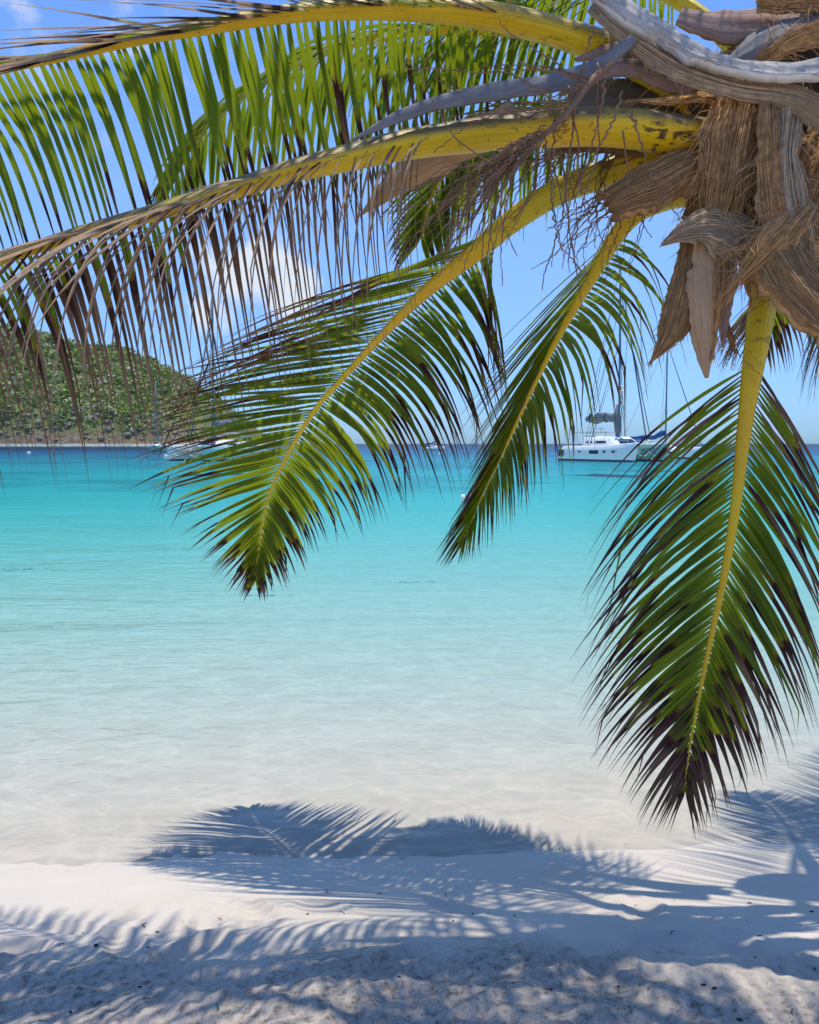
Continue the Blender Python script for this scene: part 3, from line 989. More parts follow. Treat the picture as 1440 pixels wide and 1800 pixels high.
def sheet(P, widths, mat, name='leaf_sheath', threads=None, hint=None, curl=0.35, thick=0.006, fray=0.0, nu=15, nv=44, seed=1, ridges=0.035, twist=0.0, parent=None, label=None, hairs=0, hair_len=0.06):
    """a curved, thick, fibrous sheet along the pixel path P; widths in pixels along it"""
    r = random.Random(seed)
    path = catmull([at(*p) for p in P], nv)
    dep = [p[2] for p in P]
    mb = MB()
    hint = hint if hint is not None else CAMW
    ph = [r.uniform(0, 6.28) for _ in range(4)]
    jag = [r.uniform(0, 1) for _ in range(nu)]
    edge_ = []
    for q in range(2):
        e, el = 0.0, []
        for i in range(nv):
            e = e * 0.72 + r.gauss(0, 0.055) + (r.uniform(-0.22, 0.0) if r.random() < 0.06 else 0)
            el.append(e)
        edge_.append(el)
    front, back = [], []
    ends = []
    for i in range(nv):
        t = i / (nv - 1)
        a, b = path[max(i - 1, 0)], path[min(i + 1, nv - 1)]
        T = (b - a).normalized()
        N = hint - T * hint.dot(T)
        N = N.normalized()
        N = Quaternion(T, twist * (t - 0.5)) @ N
        S = T.cross(N)
        w = lerp_list(widths, t) / FPX * lerp_list(dep, t) * 0.5
        fr, bk = [], []
        for k in range(nu):
            u = 2 * k / (nu - 1) - 1
            wob = 1 + 0.05 * math.sin(9 * t + ph[0]) + 0.04 * math.sin(23 * t + ph[1] + 3 * u)
            z = curl * (1 - u * u) + ridges * 4 * math.sin(u * 9 + ph[2] + 2 * math.sin(3 * t + ph[3])) * 0.25 + r.gauss(0, ridges * 0.35)
            eg = abs(u) ** 5 * w * edge_[0 if u < 0 else 1][i]
            p = path[i] + S * (u * w * wob + (eg if u > 0 else -eg)) + N * (z * w)
            if fray and t > 0.7:
                p = p + T * (fray * (t - 0.7) / 0.3 * (jag[k] - 0.5) * w * 4)
            if fray and t < 0.1:
                p = p - T * (fray * 0.4 * (0.1 - t) / 0.1 * (jag[-k] - 0.5) * w * 2)
            fr.append(mb.add(p, (u, t * (path[0] - path[-1]).length * 6)))
            bk.append(mb.add(p - N * thick, (u, t * (path[0] - path[-1]).length * 6)))
            if i == nv - 1 or k in (0, nu - 1):
                ends.append((p, T, S * (1 if u > 0 else -1), i == nv - 1))
        front.append(fr)
        back.append(bk)
    for i in range(nv - 1):
        for k in range(nu - 1):
            mb.f.append((front[i][k], front[i][k + 1], front[i + 1][k + 1], front[i + 1][k]))
            mb.f.append((back[i][k], back[i + 1][k], back[i + 1][k + 1], back[i][k + 1]))
        for k, k_ in ((0, 0), (nu - 1, nu - 1)):
            q = (front[i][k], front[i + 1][k], back[i + 1][k], back[i][k])
            mb.f.append(q if k == 0 else q[::-1])
    for i in (0, nv - 1):
        for k in range(nu - 1):
            q = (front[i][k], back[i][k], back[i][k + 1], front[i][k + 1])
            mb.f.append(q if i == 0 else q[::-1])
    mb_front = [[mb.v[q] for q in row] for row in front]
    o = part(mb, name, mat, parent or palm, label)
    if threads is None:
        threads = 110 if name == 'fibre_mat' else (40 if mat.startswith('fibre') else 0)
    if hairs or threads:
        hb = MB()
        for q in range(threads):
            u = r.uniform(0.3, nu - 1.3)
            i0 = r.randrange(0, nv // 2)
            i1 = min(nv - 1, i0 + r.randrange(nv // 4, nv))
            pts = []
            k = r.uniform(-0.02, 0.02)
            for i in range(i0, i1 + 1, 2):
                u = min(nu - 1.001, max(0, u + k + r.gauss(0, 0.05)))
                a_ = int(u)
                P0, P1 = V3(mb_front[i][a_]), V3(mb_front[i][a_ + 1])
                pts.append(P0.lerp(P1, u - a_) + hint.normalized() * r.uniform(0.001, 0.0045))
            if len(pts) < 4:
                continue
            if i1 == nv - 1 or r.random() < 0.3:                      # loose end
                d = (pts[-1] - pts[-2]).normalized()
                for e in range(4):
                    d = (d + hint.normalized() * r.uniform(-0.02, 0.12) + GRAV * 0.1 + V3((r.gauss(0, .10), r.gauss(0, .10), r.gauss(0, .10)))).normalized()
                    pts.append(pts[-1] + d * hair_len * 0.22 * r.uniform(0.4, 1.2))
            hb.tube(pts, [r.uniform(0.0008, 0.0015)] * (len(pts) - 1) + [0.0003], n=3)
        for q in range(hairs):
            p, T, S, last = r.choice(ends)
            d = (T * (1.0 if last else 0.55) + S * r.uniform(0.0, 0.7) + V3((r.gauss(0, .25), r.gauss(0, .25), r.gauss(0, .25)))).normalized()
            pts = [p - d * 0.01]
            L = hair_len * r.uniform(0.35, 1.3)
            for s in range(5):
                d = (d + GRAV * 0.12 + V3((r.gauss(0, .13), r.gauss(0, .13), r.gauss(0, .13)))).normalized()
                pts.append(pts[-1] + d * L / 5)
            hb.tube(pts, [0.0011, 0.0011, 0.001, 0.0009, 0.0007, 0.0004], n=3)
        part(hb, 'fibre_hairs', {'fibre_grey': 'hair_grey', 'fibre_red': 'hair_orange'}.get(mat, 'hair'), o)['kind'] = 'stuff'
    return o


# big bleached stalk sweeping over the crown
sheet([(1030, -60, 2.26), (1080, 2, 2.24), (1150, 52, 2.22), (1230, 100, 2.20), (1320, 124, 2.18), (1400, 128, 2.16), (1500, 118, 2.14), (1600, 120, 2.12)],
      [36, 54, 66, 62, 50, 58, 100, 140], 'white_stalk', 'dead_leaf_base', hint=(CAMW * 0.6 + Z1 * 0.8), curl=0.5, thick=0.02, ridges=0.10, seed=201, nu=17,
      label='bleached white dead leaf base sweeping over the crown', hairs=40, hair_len=0.05)
sheet([(1040, 10, 2.24), (1110, 70, 2.23), (1200, 128, 2.215), (1300, 158, 2.20), (1390, 172, 2.18), (1470, 210, 2.16)],
      [20, 32, 36, 30, 40, 60], 'fibre_grey', 'leaf_sheath', hint=(CAMW * 0.8 + Z1 * -0.3), curl=0.3, thick=0.012, seed=202, ridges=0.05, hairs=50)
# pale brown torn sheath under it on the left
sheet([(1215, 150, 2.32), (1150, 128, 2.31), (1090, 118, 2.30), (1040, 130, 2.29), (985, 165, 2.28)], [70, 62, 48, 36, 6], 'spathe_mauve', 'leaf_sheath', hint=(CAMW + Z1 * 0.5), curl=0.5, seed=203, fray=0.4, hairs=30)
sheet([(1190, 95, 2.34), (1120, 84, 2.33), (1060, 92, 2.32), (1012, 104, 2.31)], [60, 50, 36, 8], 'spathe_mauve', 'leaf_sheath', hint=(CAMW + Z1 * 0.5), curl=0.5, seed=204, fray=0.3)
# yellow green leaf base between the stalks
mb = MB()
mb.tube(catmull(A((1080, 96, 2.40), (1130, 122, 2.38), (1180, 146, 2.40), (1260, 175, 2.46)), 14), [0.03, 0.05, 0.056, 0.06, 0.06, 0.06, 0.06, 0.06, 0.06, 0.06, 0.06, 0.06, 0.06, 0.06], n=14, flat=0.6, c=(0.9, 0, 0, 1))
part(mb, 'leaf_base', 'rachis', palm)
# spathes: the grey boat shaped sheaths of the flower stalks
sheet([(1110, 70, 2.20), (1050, 118, 2.18), (960, 150, 2.15), (860, 165, 2.13), (760, 186, 2.11), (690, 210, 2.09), (618, 246, 2.07)], [20, 40, 46, 48, 40, 28, 3], 'spathe', 'spathe',
      hint=(CAMW * 0.7 + Z1 * 0.7), curl=0.75, thick=0.005, seed=211, ridges=0.012, label='long grey boat shaped spathe above the yellow stalk')
sheet([(905, 190, 2.34), (840, 240, 2.34), (780, 268, 2.34), (720, 302, 2.34), (680, 334, 2.34), (632, 380, 2.34)], [30, 60, 66, 56, 36, 3], 'spathe_tan', 'spathe',
      hint=(CAMW * 0.9 + Z1 * -0.3), curl=0.6, thick=0.005, seed=212, ridges=0.012, label='grey brown pointed spathe below the yellow stalk')
sheet([(1200, 190, 2.5), (1120, 172, 2.46), (1060, 168, 2.44), (1000, 172, 2.42)], [80, 74, 60, 30], 'spathe', 'spathe', hint=CAMW, curl=0.3, seed=213)
# fibrous brown mass of the crown
sheet([(1275, 262, 2.40), (1210, 292, 2.35), (1150, 322, 2.33), (1100, 344, 2.32), (1068, 360, 2.32)], [70, 84, 88, 84, 62], 'fibre', 'leaf_sheath', hint=(CAMW + Z1 * 0.4), curl=0.65, thick=0.03, seed=221, fray=0.25, hairs=60, hair_len=0.03,
      label='cut off brown leaf base with a blunt end')
sheet([(1330, 130, 2.30), (1305, 180, 2.28), (1288, 250, 2.27), (1276, 320, 2.27), (1262, 400, 2.28)], [60, 96, 110, 104, 60], 'fibre', 'fibre_mat', hint=CAMW, curl=0.45, thick=0.012, seed=222, fray=0.9, ridges=0.07, hairs=170, hair_len=0.10, nu=19)
sheet([(1375, 136, 2.24), (1378, 200, 2.22), (1372, 280, 2.21), (1378, 360, 2.21), (1392, 440, 2.22), (1400, 480, 2.24)], [70, 82, 70, 76, 92, 70], 'fibre_grey', 'fibre_mat', hint=CAMW, curl=0.5, thick=0.012, seed=223, ridges=0.09, hairs=120, hair_len=0.09, nu=19)
sheet([(1352, 150, 2.205), (1350, 220, 2.19), (1352, 300, 2.185), (1362, 380, 2.19), (1376, 450, 2.20)], [16, 40, 44, 46, 40], 'fibre', 'fibre_mat', hint=CAMW, curl=0.4, thick=0.006, seed=224, ridges=0.05)
sheet([(1340, 410, 2.28), (1368, 450, 2.20), (1402, 500, 2.16), (1450, 548, 2.13), (1520, 600, 2.10)], [60, 96, 100, 92, 90], 'fibre', 'leaf_sheath', hint=CAMW, curl=0.5, thick=0.03, seed=225, ridges=0.09, hairs=90, hair_len=0.06,
      label='brown leaf base crossing the yellow stalk towards the lower right')
sheet([(1420, 360, 2.20), (1385, 400, 2.18), (1350, 440, 2.18), (1312, 478, 2.20)], [36, 60, 70, 30], 'fibre_red', 'fibre_mat', hint=CAMW, curl=0.4, thick=0.01, seed=226, ridges=0.08, fray=0.8, hairs=120, hair_len=0.10)
sheet([(1470, 240, 2.34), (1440, 300, 2.32), (1420, 360, 2.32), (1410, 420, 2.33)], [90, 100, 86, 60], 'fibre', 'leaf_sheath', hint=CAMW, curl=0.4, thick=0.02, seed=227, ridges=0.12, hairs=60)
sheet([(1420, 330, 2.50), (1400, 400, 2.48), (1370, 470, 2.46), (1330, 520, 2.46)], [100, 110, 80, 40], 'fibre_red', 'leaf_sheath', hint=CAMW, curl=0.4, thick=0.02, seed=228, ridges=0.12)
sheet([(1240, 280, 2.46), (1235, 340, 2.42), (1225, 390, 2.40), (1212, 440, 2.39)], [46, 56, 50, 20], 'fibre', 'fibre_mat', hint=CAMW, curl=0.4, thick=0.01, seed=229, fray=0.7, hairs=60)
sheet([(1290, 340, 2.34), (1310, 400, 2.34), (1322, 450, 2.35), (1330, 500, 2.36)], [26, 30, 26, 14], 'fibre_red', 'fibre_mat', hint=CAMW, curl=0.4, thick=0.008, seed=230, ridges=0.05, hairs=40)
# folded grey flap and the hanging dry spathes below it
sheet([(1163, 430, 2.27), (1200, 408, 2.255), (1245, 398, 2.25), (1292, 415, 2.26), (1326, 452, 2.28)], [3, 44, 86, 100, 46], 'fibre_grey', 'leaf_sheath', hint=(CAMW + Z1 * 0.25), curl=0.22, thick=0.008, seed=241, hairs=40, hair_len=0.04, ridges=0.06,
      label='folded grey flap above the hanging dry spathes')
sheet([(1216, 424, 2.32), (1208, 480, 2.31), (1195, 540, 2.30), (1176, 590, 2.30), (1146, 634, 2.30)], [36, 50, 56, 46, 4], 'fibre', 'spathe', hint=(CAMW + RGT * -0.4), curl=0.6, thick=0.006, seed=242, ridges=0.05, hairs=70, hair_len=0.03)
sheet([(1246, 420, 2.29), (1240, 490, 2.28), (1238, 560, 2.275), (1240, 620, 2.28), (1244, 664, 2.28)], [46, 62, 66, 48, 5], 'spathe_tan', 'spathe', hint=(CAMW + RGT * 0.2), curl=0.6, thick=0.008, seed=243, ridges=0.03)
sheet([(1262, 430, 2.27), (1262, 490, 2.265), (1256, 550, 2.265), (1252, 610, 2.27)], [26, 36, 28, 6], 'fibre_red', 'spathe', hint=(CAMW + RGT * 0.2), curl=0.6, thick=0.008, seed=244, ridges=0.04)
sheet([(1284, 440, 2.32), (1282, 500, 2.31), (1274, 560, 2.31), (1272, 610, 2.31)], [26, 30, 22, 4], 'spathe_mauve', 'spathe', hint=(CAMW + RGT * 0.2), curl=0.6, thick=0.008, seed=245, ridges=0.04)
sheet([(1304, 430, 2.34), (1312, 480, 2.33), (1318, 520, 2.33)], [20, 22, 4], 'fibre_red', 'leaf_sheath', curl=0.4, seed=246)
# top right: dry sheaths behind the bleached stalk
sheet([(1400, 40, 2.40), (1330, 46, 2.36), (1260, 44, 2.36), (1195, 26, 2.38)], [70, 84, 74, 40], 'spathe_mauve', 'leaf_sheath', hint=(CAMW + Z1 * 0.4), curl=0.4, seed=251, thick=0.01)
sheet([(1285, 110, 2.31), (1330, 80, 2.29), (1380, 56, 2.28), (1440, 40, 2.28)], [40, 76, 84, 70], 'spathe', 'leaf_sheath', hint=(CAMW * 0.7 + Z1 * 0.7), curl=0.35, seed=252, thick=0.01)
sheet([(1330, 8, 2.30), (1390, 2, 2.28), (1460, -4, 2.26)], [30, 50, 60], 'fibre', 'fibre_mat', hint=(CAMW + Z1 * 0.5), curl=0.4, seed=253, hairs=60, thick=0.01)
sheet([(1330, 112, 2.26), (1390, 76, 2.22), (1450, 56, 2.20), (1520, 50, 2.20)], [16, 44, 60, 70], 'fibre', 'fibre_mat', hint=(CAMW + Z1 * 0.3), curl=0.5, seed=254, hairs=100, hair_len=0.12, thick=0.01, ridges=0.08)
sheet([(1240, 200, 2.42), (1230, 160, 2.38), (1260, 128, 2.36), (1310, 112, 2.36)], [40, 56, 60, 60], 'fibre', 'fibre_mat', hint=CAMW, curl=0.3, seed=255, hairs=40, thick=0.01)
sheet([(1290, 178, 2.31), (1230, 170, 2.30), (1170, 178, 2.29), (1120, 178, 2.29)], [18, 22, 18, 3], 'fibre_red', 'leaf_sheath', hint=(CAMW + Z1 * 0.5), curl=0.4, seed=256, hairs=20)
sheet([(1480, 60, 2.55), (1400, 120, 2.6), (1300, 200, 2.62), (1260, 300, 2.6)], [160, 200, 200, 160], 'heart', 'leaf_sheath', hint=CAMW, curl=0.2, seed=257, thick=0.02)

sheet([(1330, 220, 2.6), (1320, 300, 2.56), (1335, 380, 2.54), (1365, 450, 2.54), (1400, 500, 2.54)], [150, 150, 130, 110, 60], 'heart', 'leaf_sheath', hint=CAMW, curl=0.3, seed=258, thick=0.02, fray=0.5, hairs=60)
sheet([(1440, 430, 2.40), (1415, 470, 2.40), (1400, 520, 2.42), (1420, 560, 2.44)], [70, 70, 50, 20], 'fibre_red', 'leaf_sheath', hint=CAMW, curl=0.3, seed=259, thick=0.012, fray=0.6, hairs=60)

# ---- dried flower stalks: knobby strands
def strand(mb, p, d, L, r, rad=0.0023, droop=1.4, wig=0.0042):
    pts, rads = [], []
    n = max(8, int(L / 0.013))
    side = d.orthogonal().normalized()
    ax = Quaternion(d, r.uniform(0, 6.28)) @ side
    for i in range(n + 1):
        s = i / n
        k = (1 if i % 2 else -1) * wig * r.uniform(0.3, 1.0) * (1 - 0.3 * s)
        pts.append(p + ax * k)
        rads.append(rad * (1 - 0.55 * s) * r.uniform(0.75, 1.35))
        d = (d + GRAV * (droop * L / n) + V3((r.gauss(0, .10), r.gauss(0, .10), r.gauss(0, .08)))).normalized()
        p = p + d * (L / n)
    mb.tube(pts, rads, n=5)


r = random.Random(99)
mb = MB()
main = catmull(A((1075, 112, 2.14), (1050, 132, 2.11), (1030, 155, 2.09), (1000, 195, 2.07), (960, 235, 2.06), (915, 262, 2.06), (880, 280, 2.06)), 24)
mb.tube(main, [0.010 - 0.0002 * i for i in range(24)], n=8, ripple=lambda i, k: 1 + 0.25 * math.sin(i * 3.1 + k * 2))
fs = part(mb, 'flower_stalk', 'strand', palm, 'dried flower stalk with many knobby dark strands')
mb = MB()
for k in range(50):
    i = r.randrange(16, 24)
    tgt = V3((-0.75 + r.gauss(0, 0.30), r.gauss(0.05, 0.25), -0.55 + r.gauss(0, 0.30)))
    strand(mb, main[i] + V3((r.gauss(0, .01), r.gauss(0, .02), r.gauss(0, .01))), tgt.normalized(), r.uniform(0.22, 0.44), r, droop=1.3)
for k in range(12):
    i = r.randrange(5, 12)
    strand(mb, main[i], V3((-0.9 + r.gauss(0, .1), r.gauss(-0.1, .3), 0.05 + r.gauss(0, .15))).normalized(), r.uniform(0.2, 0.5), r, droop=0.5, rad=0.0026)
for (px, py, L) in ((1000, 150, 0.40), (1010, 190, 0.52), (1050, 110, 0.48), (1062, 140, 0.36), (1092, 160, 0.42), (985, 260, 0.42), (960, 250, 0.26), (1040, 60, 0.30), (1110, 200, 0.33), (1095, 230, 0.24), (975, 210, 0.5)):
    strand(mb, at(px, py, 2.10 + r.uniform(-.03, .03)), V3((r.gauss(0.12, .12), r.gauss(0, .1), -1)).normalized(), L, r, rad=0.0027, wig=0.005)
part(mb, 'flower_strands', 'strand', fs)['kind'] = 'stuff'
# a second, smaller one lower down between the stalks, and a rusty one by the hanging spathes
mb = MB()
m2 = catmull(A((1230, 300, 2.48), (1130, 275, 2.46), (1060, 262, 2.46), (1000, 262, 2.46), (960, 270, 2.46)), 16)
mb.tube(m2, [0.012] * 16, n=7, ripple=lambda i, k: 1 + 0.3 * math.sin(i * 2.7 + k))
fs2 = part(mb, 'flower_stalk', 'strand', palm)
mb = MB()
for k in range(44):
    strand(mb, m2[r.randrange(3, 16)], V3((-0.7 + r.gauss(0, .35), r.gauss(0, .3), -0.6 + r.gauss(0, .3))).normalized(), r.uniform(0.2, 0.42), r, droop=1.2)
for k in range(14):
    strand(mb, at(1075 + r.uniform(-30, 30), 350 + r.uniform(-20, 20), 2.42), V3((-0.8 + r.gauss(0, .2), r.gauss(0, .3), -0.8 + r.gauss(0, .2))).normalized(), r.uniform(0.15, 0.35), r, droop=1.0)
part(mb, 'flower_strands', 'strand', fs2)['kind'] = 'stuff'
mb = MB()
m3 = catmull(A((1275, 560, 2.33), (1283, 590, 2.33), (1290, 610, 2.33)), 8)
mb.tube(m3, [0.008] * 8, n=6)
fs3 = part(mb, 'flower_stalk', 'fibre_red', palm)
mb = MB()
for k in range(26):
    strand(mb, m3[r.randrange(0, 8)], V3((r.gauss(-0.1, .5), r.gauss(0, .4), -0.9)).normalized(), r.uniform(0.04, 0.12), r, droop=0.6, rad=0.0016, wig=0.004)
part(mb, 'flower_strands', 'fibre_red', fs3)['kind'] = 'stuff'

# ------------------------------------------------------------------ hill across the bay
def mat_hill():
    m = NT('hill_ground')
    n = m.noise(0.035, 8, 0.7)
    n2 = m.noise(0.25, 6, 0.7)
    z = m.sep(m.obj())[2]
    c = m.ramp(n2, [(0.3, (0.10, 0.075, 0.05)), (0.5, (0.22, 0.17, 0.12)), (0.7, (0.33, 0.26, 0.19))])
    c = m.mix(m.ramp(n, [(0.55, 0.0), (0.68, 0.8)]), c, (0.42, 0.20, 0.09))
    g = m.ramp(m.math('ADD', m.math('MULTIPLY', z, 0.02), m.math('MULTIPLY', n, 0.5)), [(0.32, 0.0), (0.5, 0.8)])
    c = m.mix(g, c, (0.17, 0.20, 0.07))
    c = m.mix(m.ramp(m.math('MULTIPLY', m.math('ADD', z, m.math('MULTIPLY', n2, 1.6)), 0.2), [(0.28, 0.85), (0.52, 0.0)]), c, (0.58, 0.52, 0.45))
    return m.done(m.princ(c, 0.95, 0.1, m.bump(n2, 1.0, 2.5)))


M['hill'] = mat_hill()
RIDGE = [(-1500, 560), (-900, 520), (-500, 515), (-200, 540), (0, 578), (60, 596), (140, 606), (200, 624), (260, 654), (300, 678), (340, 704), (368, 724), (392, 752), (412, 778), (425, 792), (450, 795)]


def ridge_y(px):
    return float(np.interp(px, [a for a, b in RIDGE], [b for a, b in RIDGE]))


hv, hf = [], []
NU, NV = 180, 70
HG = np.zeros((NV, NU, 3))
for i in range(NU):
    px = -1500 + (450 + 1500) * i / (NU - 1)
    foot = 470 + 25 * math.sin(px * 0.006) + max(0, (px - 250)) * 0.12
    back = 150
    hgt = max(0.0, (785 - ridge_y(px)) / FPX * (foot + 75))
    for j in range(NV):
        w = j / (NV - 1)
        dist = foot - 14 + back * 2.2 * w
        if w <= 0.45:
            q = w / 0.45
            zz = hgt * (0.18 * min(1, q * 8) ** 1.5 * min(1, hgt / 20) + 0.82 * q ** 0.85) - 1.5 * max(0, 1 - q * 14)
        else:
            q = (w - 0.45) / 0.55
            zz = hgt * (1 - q ** 1.6) - 1.5 * q
        xw = (px - 720) / FPX * (foot + 60)
        nz_ = float(fbm(np.array(xw * 0.03), np.array(dist * 0.03), 4, 77)) * 5.0 + abs(float(fbm(np.array(xw * 0.12), np.array(dist * 0.12), 3, 79))) * 3.2
        HG[j, i] = (xw + 0.05 * nz_, dist + nz_ * 0.8, zz + nz_ * min(1, zz / 14) if zz > 0 else zz)
hidx = np.arange(NU * NV).reshape(NV, NU)
hfaces = np.stack([hidx[:-1, :-1].ravel(), hidx[:-1, 1:].ravel(), hidx[1:, 1:].ravel(), hidx[1:, :-1].ravel()], 1)
tag(grid_mesh('hill', HG.reshape(-1, 3), hfaces, M['hill']), kind='structure', label='steep scrub covered hill falling to a rocky point across the bay')


def mat_scrub():
    m = NT('scrub_leaves')
    a = m.attr()
    c = m.mix(m.math('MULTIPLY', m.noise(0.6, 4), 0.45), a.outputs['Color'], (0.06, 0.09, 0.03))
    p = m.princ(c, 0.7, 0.2)
    t = m.node('ShaderNodeBsdfTranslucent')
    m.l.new(m.mix(0.3, c, (0.25, 0.30, 0.03)), t.inputs['Color'])
    mx = m.node('ShaderNodeMixShader')
    mx.inputs[0].default_value = 0.2
    m.l.new(p, mx.inputs[1])
    m.l.new(t.outputs[0], mx.inputs[2])
    return m.done(mx.outputs[0])


M['scrub'] = mat_scrub()
r = random.Random(17)


def spot(i, j):
    u, v = r.random(), r.random()
    return V3(HG[j, i]).lerp(V3(HG[j, i + 1]), u).lerp(V3(HG[j + 1, i]).lerp(V3(HG[j + 1, i + 1]), u), v)


mb = MB()
cols = [(0.22, 0.30, 0.09), (0.32, 0.40, 0.10), (0.40, 0.44, 0.16), (0.13, 0.20, 0.07), (0.56, 0.52, 0.44), (0.46, 0.47, 0.26)]
nb = 0
while nb < 4800:
    i = r.randrange(int(NU * 0.62), NU - 1)
    j = r.randrange(2, int(NV * 0.52))
    p = spot(i, j)
    if p.z < 1.0:
        continue
    pxx = (p.x / p.y) * FPX + 720
    cliff = max(0.0, min(1.0, (pxx - 250) / 120)) * (1.0 if p.z < 30 else 0.35)
    low = 1.0 if p.z < 5 else 0.0
    if r.random() < max(cliff * 0.72, low * 0.10):
        continue
    nb += 1
    q = r.random()
    col = cols[0] if q < .28 else cols[1] if q < .52 else cols[2] if q < .66 else cols[3] if q < .80 else cols[4] if q < .88 else cols[5]
    rad = (r.uniform(0.9, 2.6) if r.random() < 0.8 else r.uniform(2.6, 4.6)) * (0.7 if cliff > 0.3 else 1.0)
    for k in range(24):
        th, ph = math.acos(r.uniform(-0.3, 1)), r.uniform(0, 6.28)
        rr_ = rad * r.uniform(0.65, 1.05)
        q0 = p + V3((rr_ * math.sin(th) * math.cos(ph), rr_ * math.sin(th) * math.sin(ph), rr_ * 0.85 * math.cos(th) + rad * 0.25))
        n_ = (q0 - p).normalized() + V3((r.gauss(0, .5), r.gauss(0, .5), r.gauss(0, .5)))
        n_.normalize()
        a1 = n_.orthogonal().normalized()
        a2 = n_.cross(a1)
        s = rad * r.uniform(0.16, 0.34)
        b = r.uniform(0.75, 1.3)
        cc = (col[0] * b, col[1] * b, col[2] * b, 1)
        ids = [mb.add(q0 + a1 * (s * math.cos(g)) + a2 * (s * r.uniform(.6, 1.1) * math.sin(g)), (0, 0), cc) for g in (0, 1.3, 2.5, 3.8, 5.0)]
        mb.f.append(tuple(ids))
o = mb.build('hillside_scrub', M['scrub'])
tag(o, 'dry green scrub and low trees covering the hillside', 'scrub', kind='stuff')


def mat_rock():
    m = NT('shore_rock')
    n = m.noise(0.5, 7, 0.7)
    c = m.ramp(n, [(0.3, (0.13, 0.095, 0.07)), (0.5, (0.26, 0.21, 0.17)), (0.72, (0.40, 0.35, 0.30))])
    c = m.mix(m.ramp(m.noise(0.06, 4), [(0.58, 0.0), (0.70, 0.7)]), c, (0.40, 0.22, 0.12))
    return m.done(m.princ(c, 0.95, 0.1, m.bump(n, 0.8, 0.8)))


M['rock'] = mat_rock()
mb = MB()
for k in range(700):
    i = r.randrange(int(NU * 0.62), NU - 1)
    j = r.choice((1, 2, 2, 3, 3, 4, 5, 7, 10))
    p = spot(i, j)
    pxx = (p.x / p.y) * FPX + 720
    if p.z < 0.3 or (j > 3 and pxx < 270):
        continue
    s = r.uniform(0.4, 1.5) if r.random() < 0.85 else r.uniform(1.5, 2.6)
    rings = []
    for b in range(1, 5):
        th = math.pi * b / 5
        rings.append([p + V3((s * 1.2 * math.sin(th) * math.cos(6.283 * q / 7) * r.uniform(.7, 1.2), s * math.sin(th) * math.sin(6.283 * q / 7) * r.uniform(.7, 1.2), s * 0.75 * math.cos(th) * r.uniform(.7, 1.1))) for q in range(7)])
    mb.loft(rings[::-1])
o = mb.build('shore_rocks', M['rock'], smooth=False)
tag(o, 'tumbled brown and orange rocks along the foot of the hill', 'rocks', kind='stuff')

# ------------------------------------------------------------------ boats
M['gelcoat'] = simple('white_hull_paint', (0.78, 0.79, 0.80), 0.28, 0.5, 0.05, 0.8)
M['deck'] = simple('white_deck', (0.82, 0.82, 0.80), 0.5, 0.4, 0.06, 2)
M['glass'] = simple('dark_window', (0.02, 0.028, 0.04), 0.08, 0.8, 0.1, 1)
M['alu'] = simple('mast_metal', (0.13, 0.19, 0.25), 0.35, 0.5, 0.1, 1)
M['wire'] = simple('rigging_wire', (0.10, 0.14, 0.19), 0.5, 0.4, 0.1, 1)
M['greycover'] = simple('grey_sail_cover', (0.20, 0.205, 0.21), 0.85, 0.2, 0.25, 2)
M['bluecover'] = simple('blue_sail_cover', (0.03, 0.09, 0.24), 0.85, 0.2, 0.25, 2)
M['tealhull'] = simple('teal_hull_paint', (0.10, 0.32, 0.34), 0.35, 0.4, 0.08, 0.8)
M['reflecthull'] = simple('hull_painted_reflection', (0.30, 0.55, 0.50), 0.3, 0.5, 0.05, 0.8)  # shaded far hull: green reflection off the water painted into its colour
M['bootstripe'] = simple('dark_bottom_paint', (0.03, 0.06, 0.09), 0.6, 0.3, 0.1, 1)
M['rope'] = simple('white_rope', (0.75, 0.74, 0.70), 0.8, 0.2, 0.1, 5)
M['net'] = simple('trampoline_net', (0.10, 0.11, 0.12), 0.8, 0.2, 0.2, 6)
M['buoy_white'] = simple('buoy_white', (0.80, 0.80, 0.78), 0.4, 0.4, 0.06, 4)
M['buoy_blue'] = simple('buoy_blue', (0.06, 0.22, 0.55), 0.4, 0.4, 0.06, 4)
M['hide'] = simple('bimini_canvas', (0.70, 0.69, 0.66), 0.85, 0.2, 0.06, 4)


def hull_mb(L, B, yc, zb, zs, zbow, stern_in=0.0, n=26):
    """slender boat hull along +x from -L/2 to L/2; returns rings"""
    mb = MB()
    rings = []
    for i in range(n):
        s = i / (n - 1)
        x = -L / 2 + L * s
        wd = B / 2 * (0.72 + 0.28 * math.sin(math.pi * min(1, s * 1.05))) * (1 - max(0, (s - 0.55) / 0.45) ** 2.2 * 0.985)
        sh = zs + (zbow - zs) * max(0, (s - 0.35) / 0.65) ** 1.4
        if s < 0.08:
            sh *= 0.55 + 0.45 * s / 0.08
        keel = zb * (1 - max(0, (s - 0.8) / 0.2) ** 2 * 0.55)
        xb = x - 0.05 * L * max(0, (s - 0.8) / 0.2) ** 1.5          # raked stem: lower points set back
        rings.append([V3((xb, yc, keel)), V3((xb, yc + wd * 0.88, keel * 0.5)), V3((xb * 0.5 + x * 0.5, yc + wd * 0.97, 0.15)), V3((x, yc + wd, sh * 0.6)), V3((x, yc + wd, sh)),
                      V3((x, yc + wd * 0.86, sh + 0.06)), V3((x, yc, sh + 0.10)), V3((x, yc - wd * 0.86, sh + 0.06)),
                      V3((x, yc - wd, sh)), V3((x, yc - wd, sh * 0.6)), V3((xb * 0.5 + x * 0.5, yc - wd * 0.97, 0.15)), V3((xb, yc - wd * 0.88, keel * 0.5))])
    mb.loft(rings)
    return mb


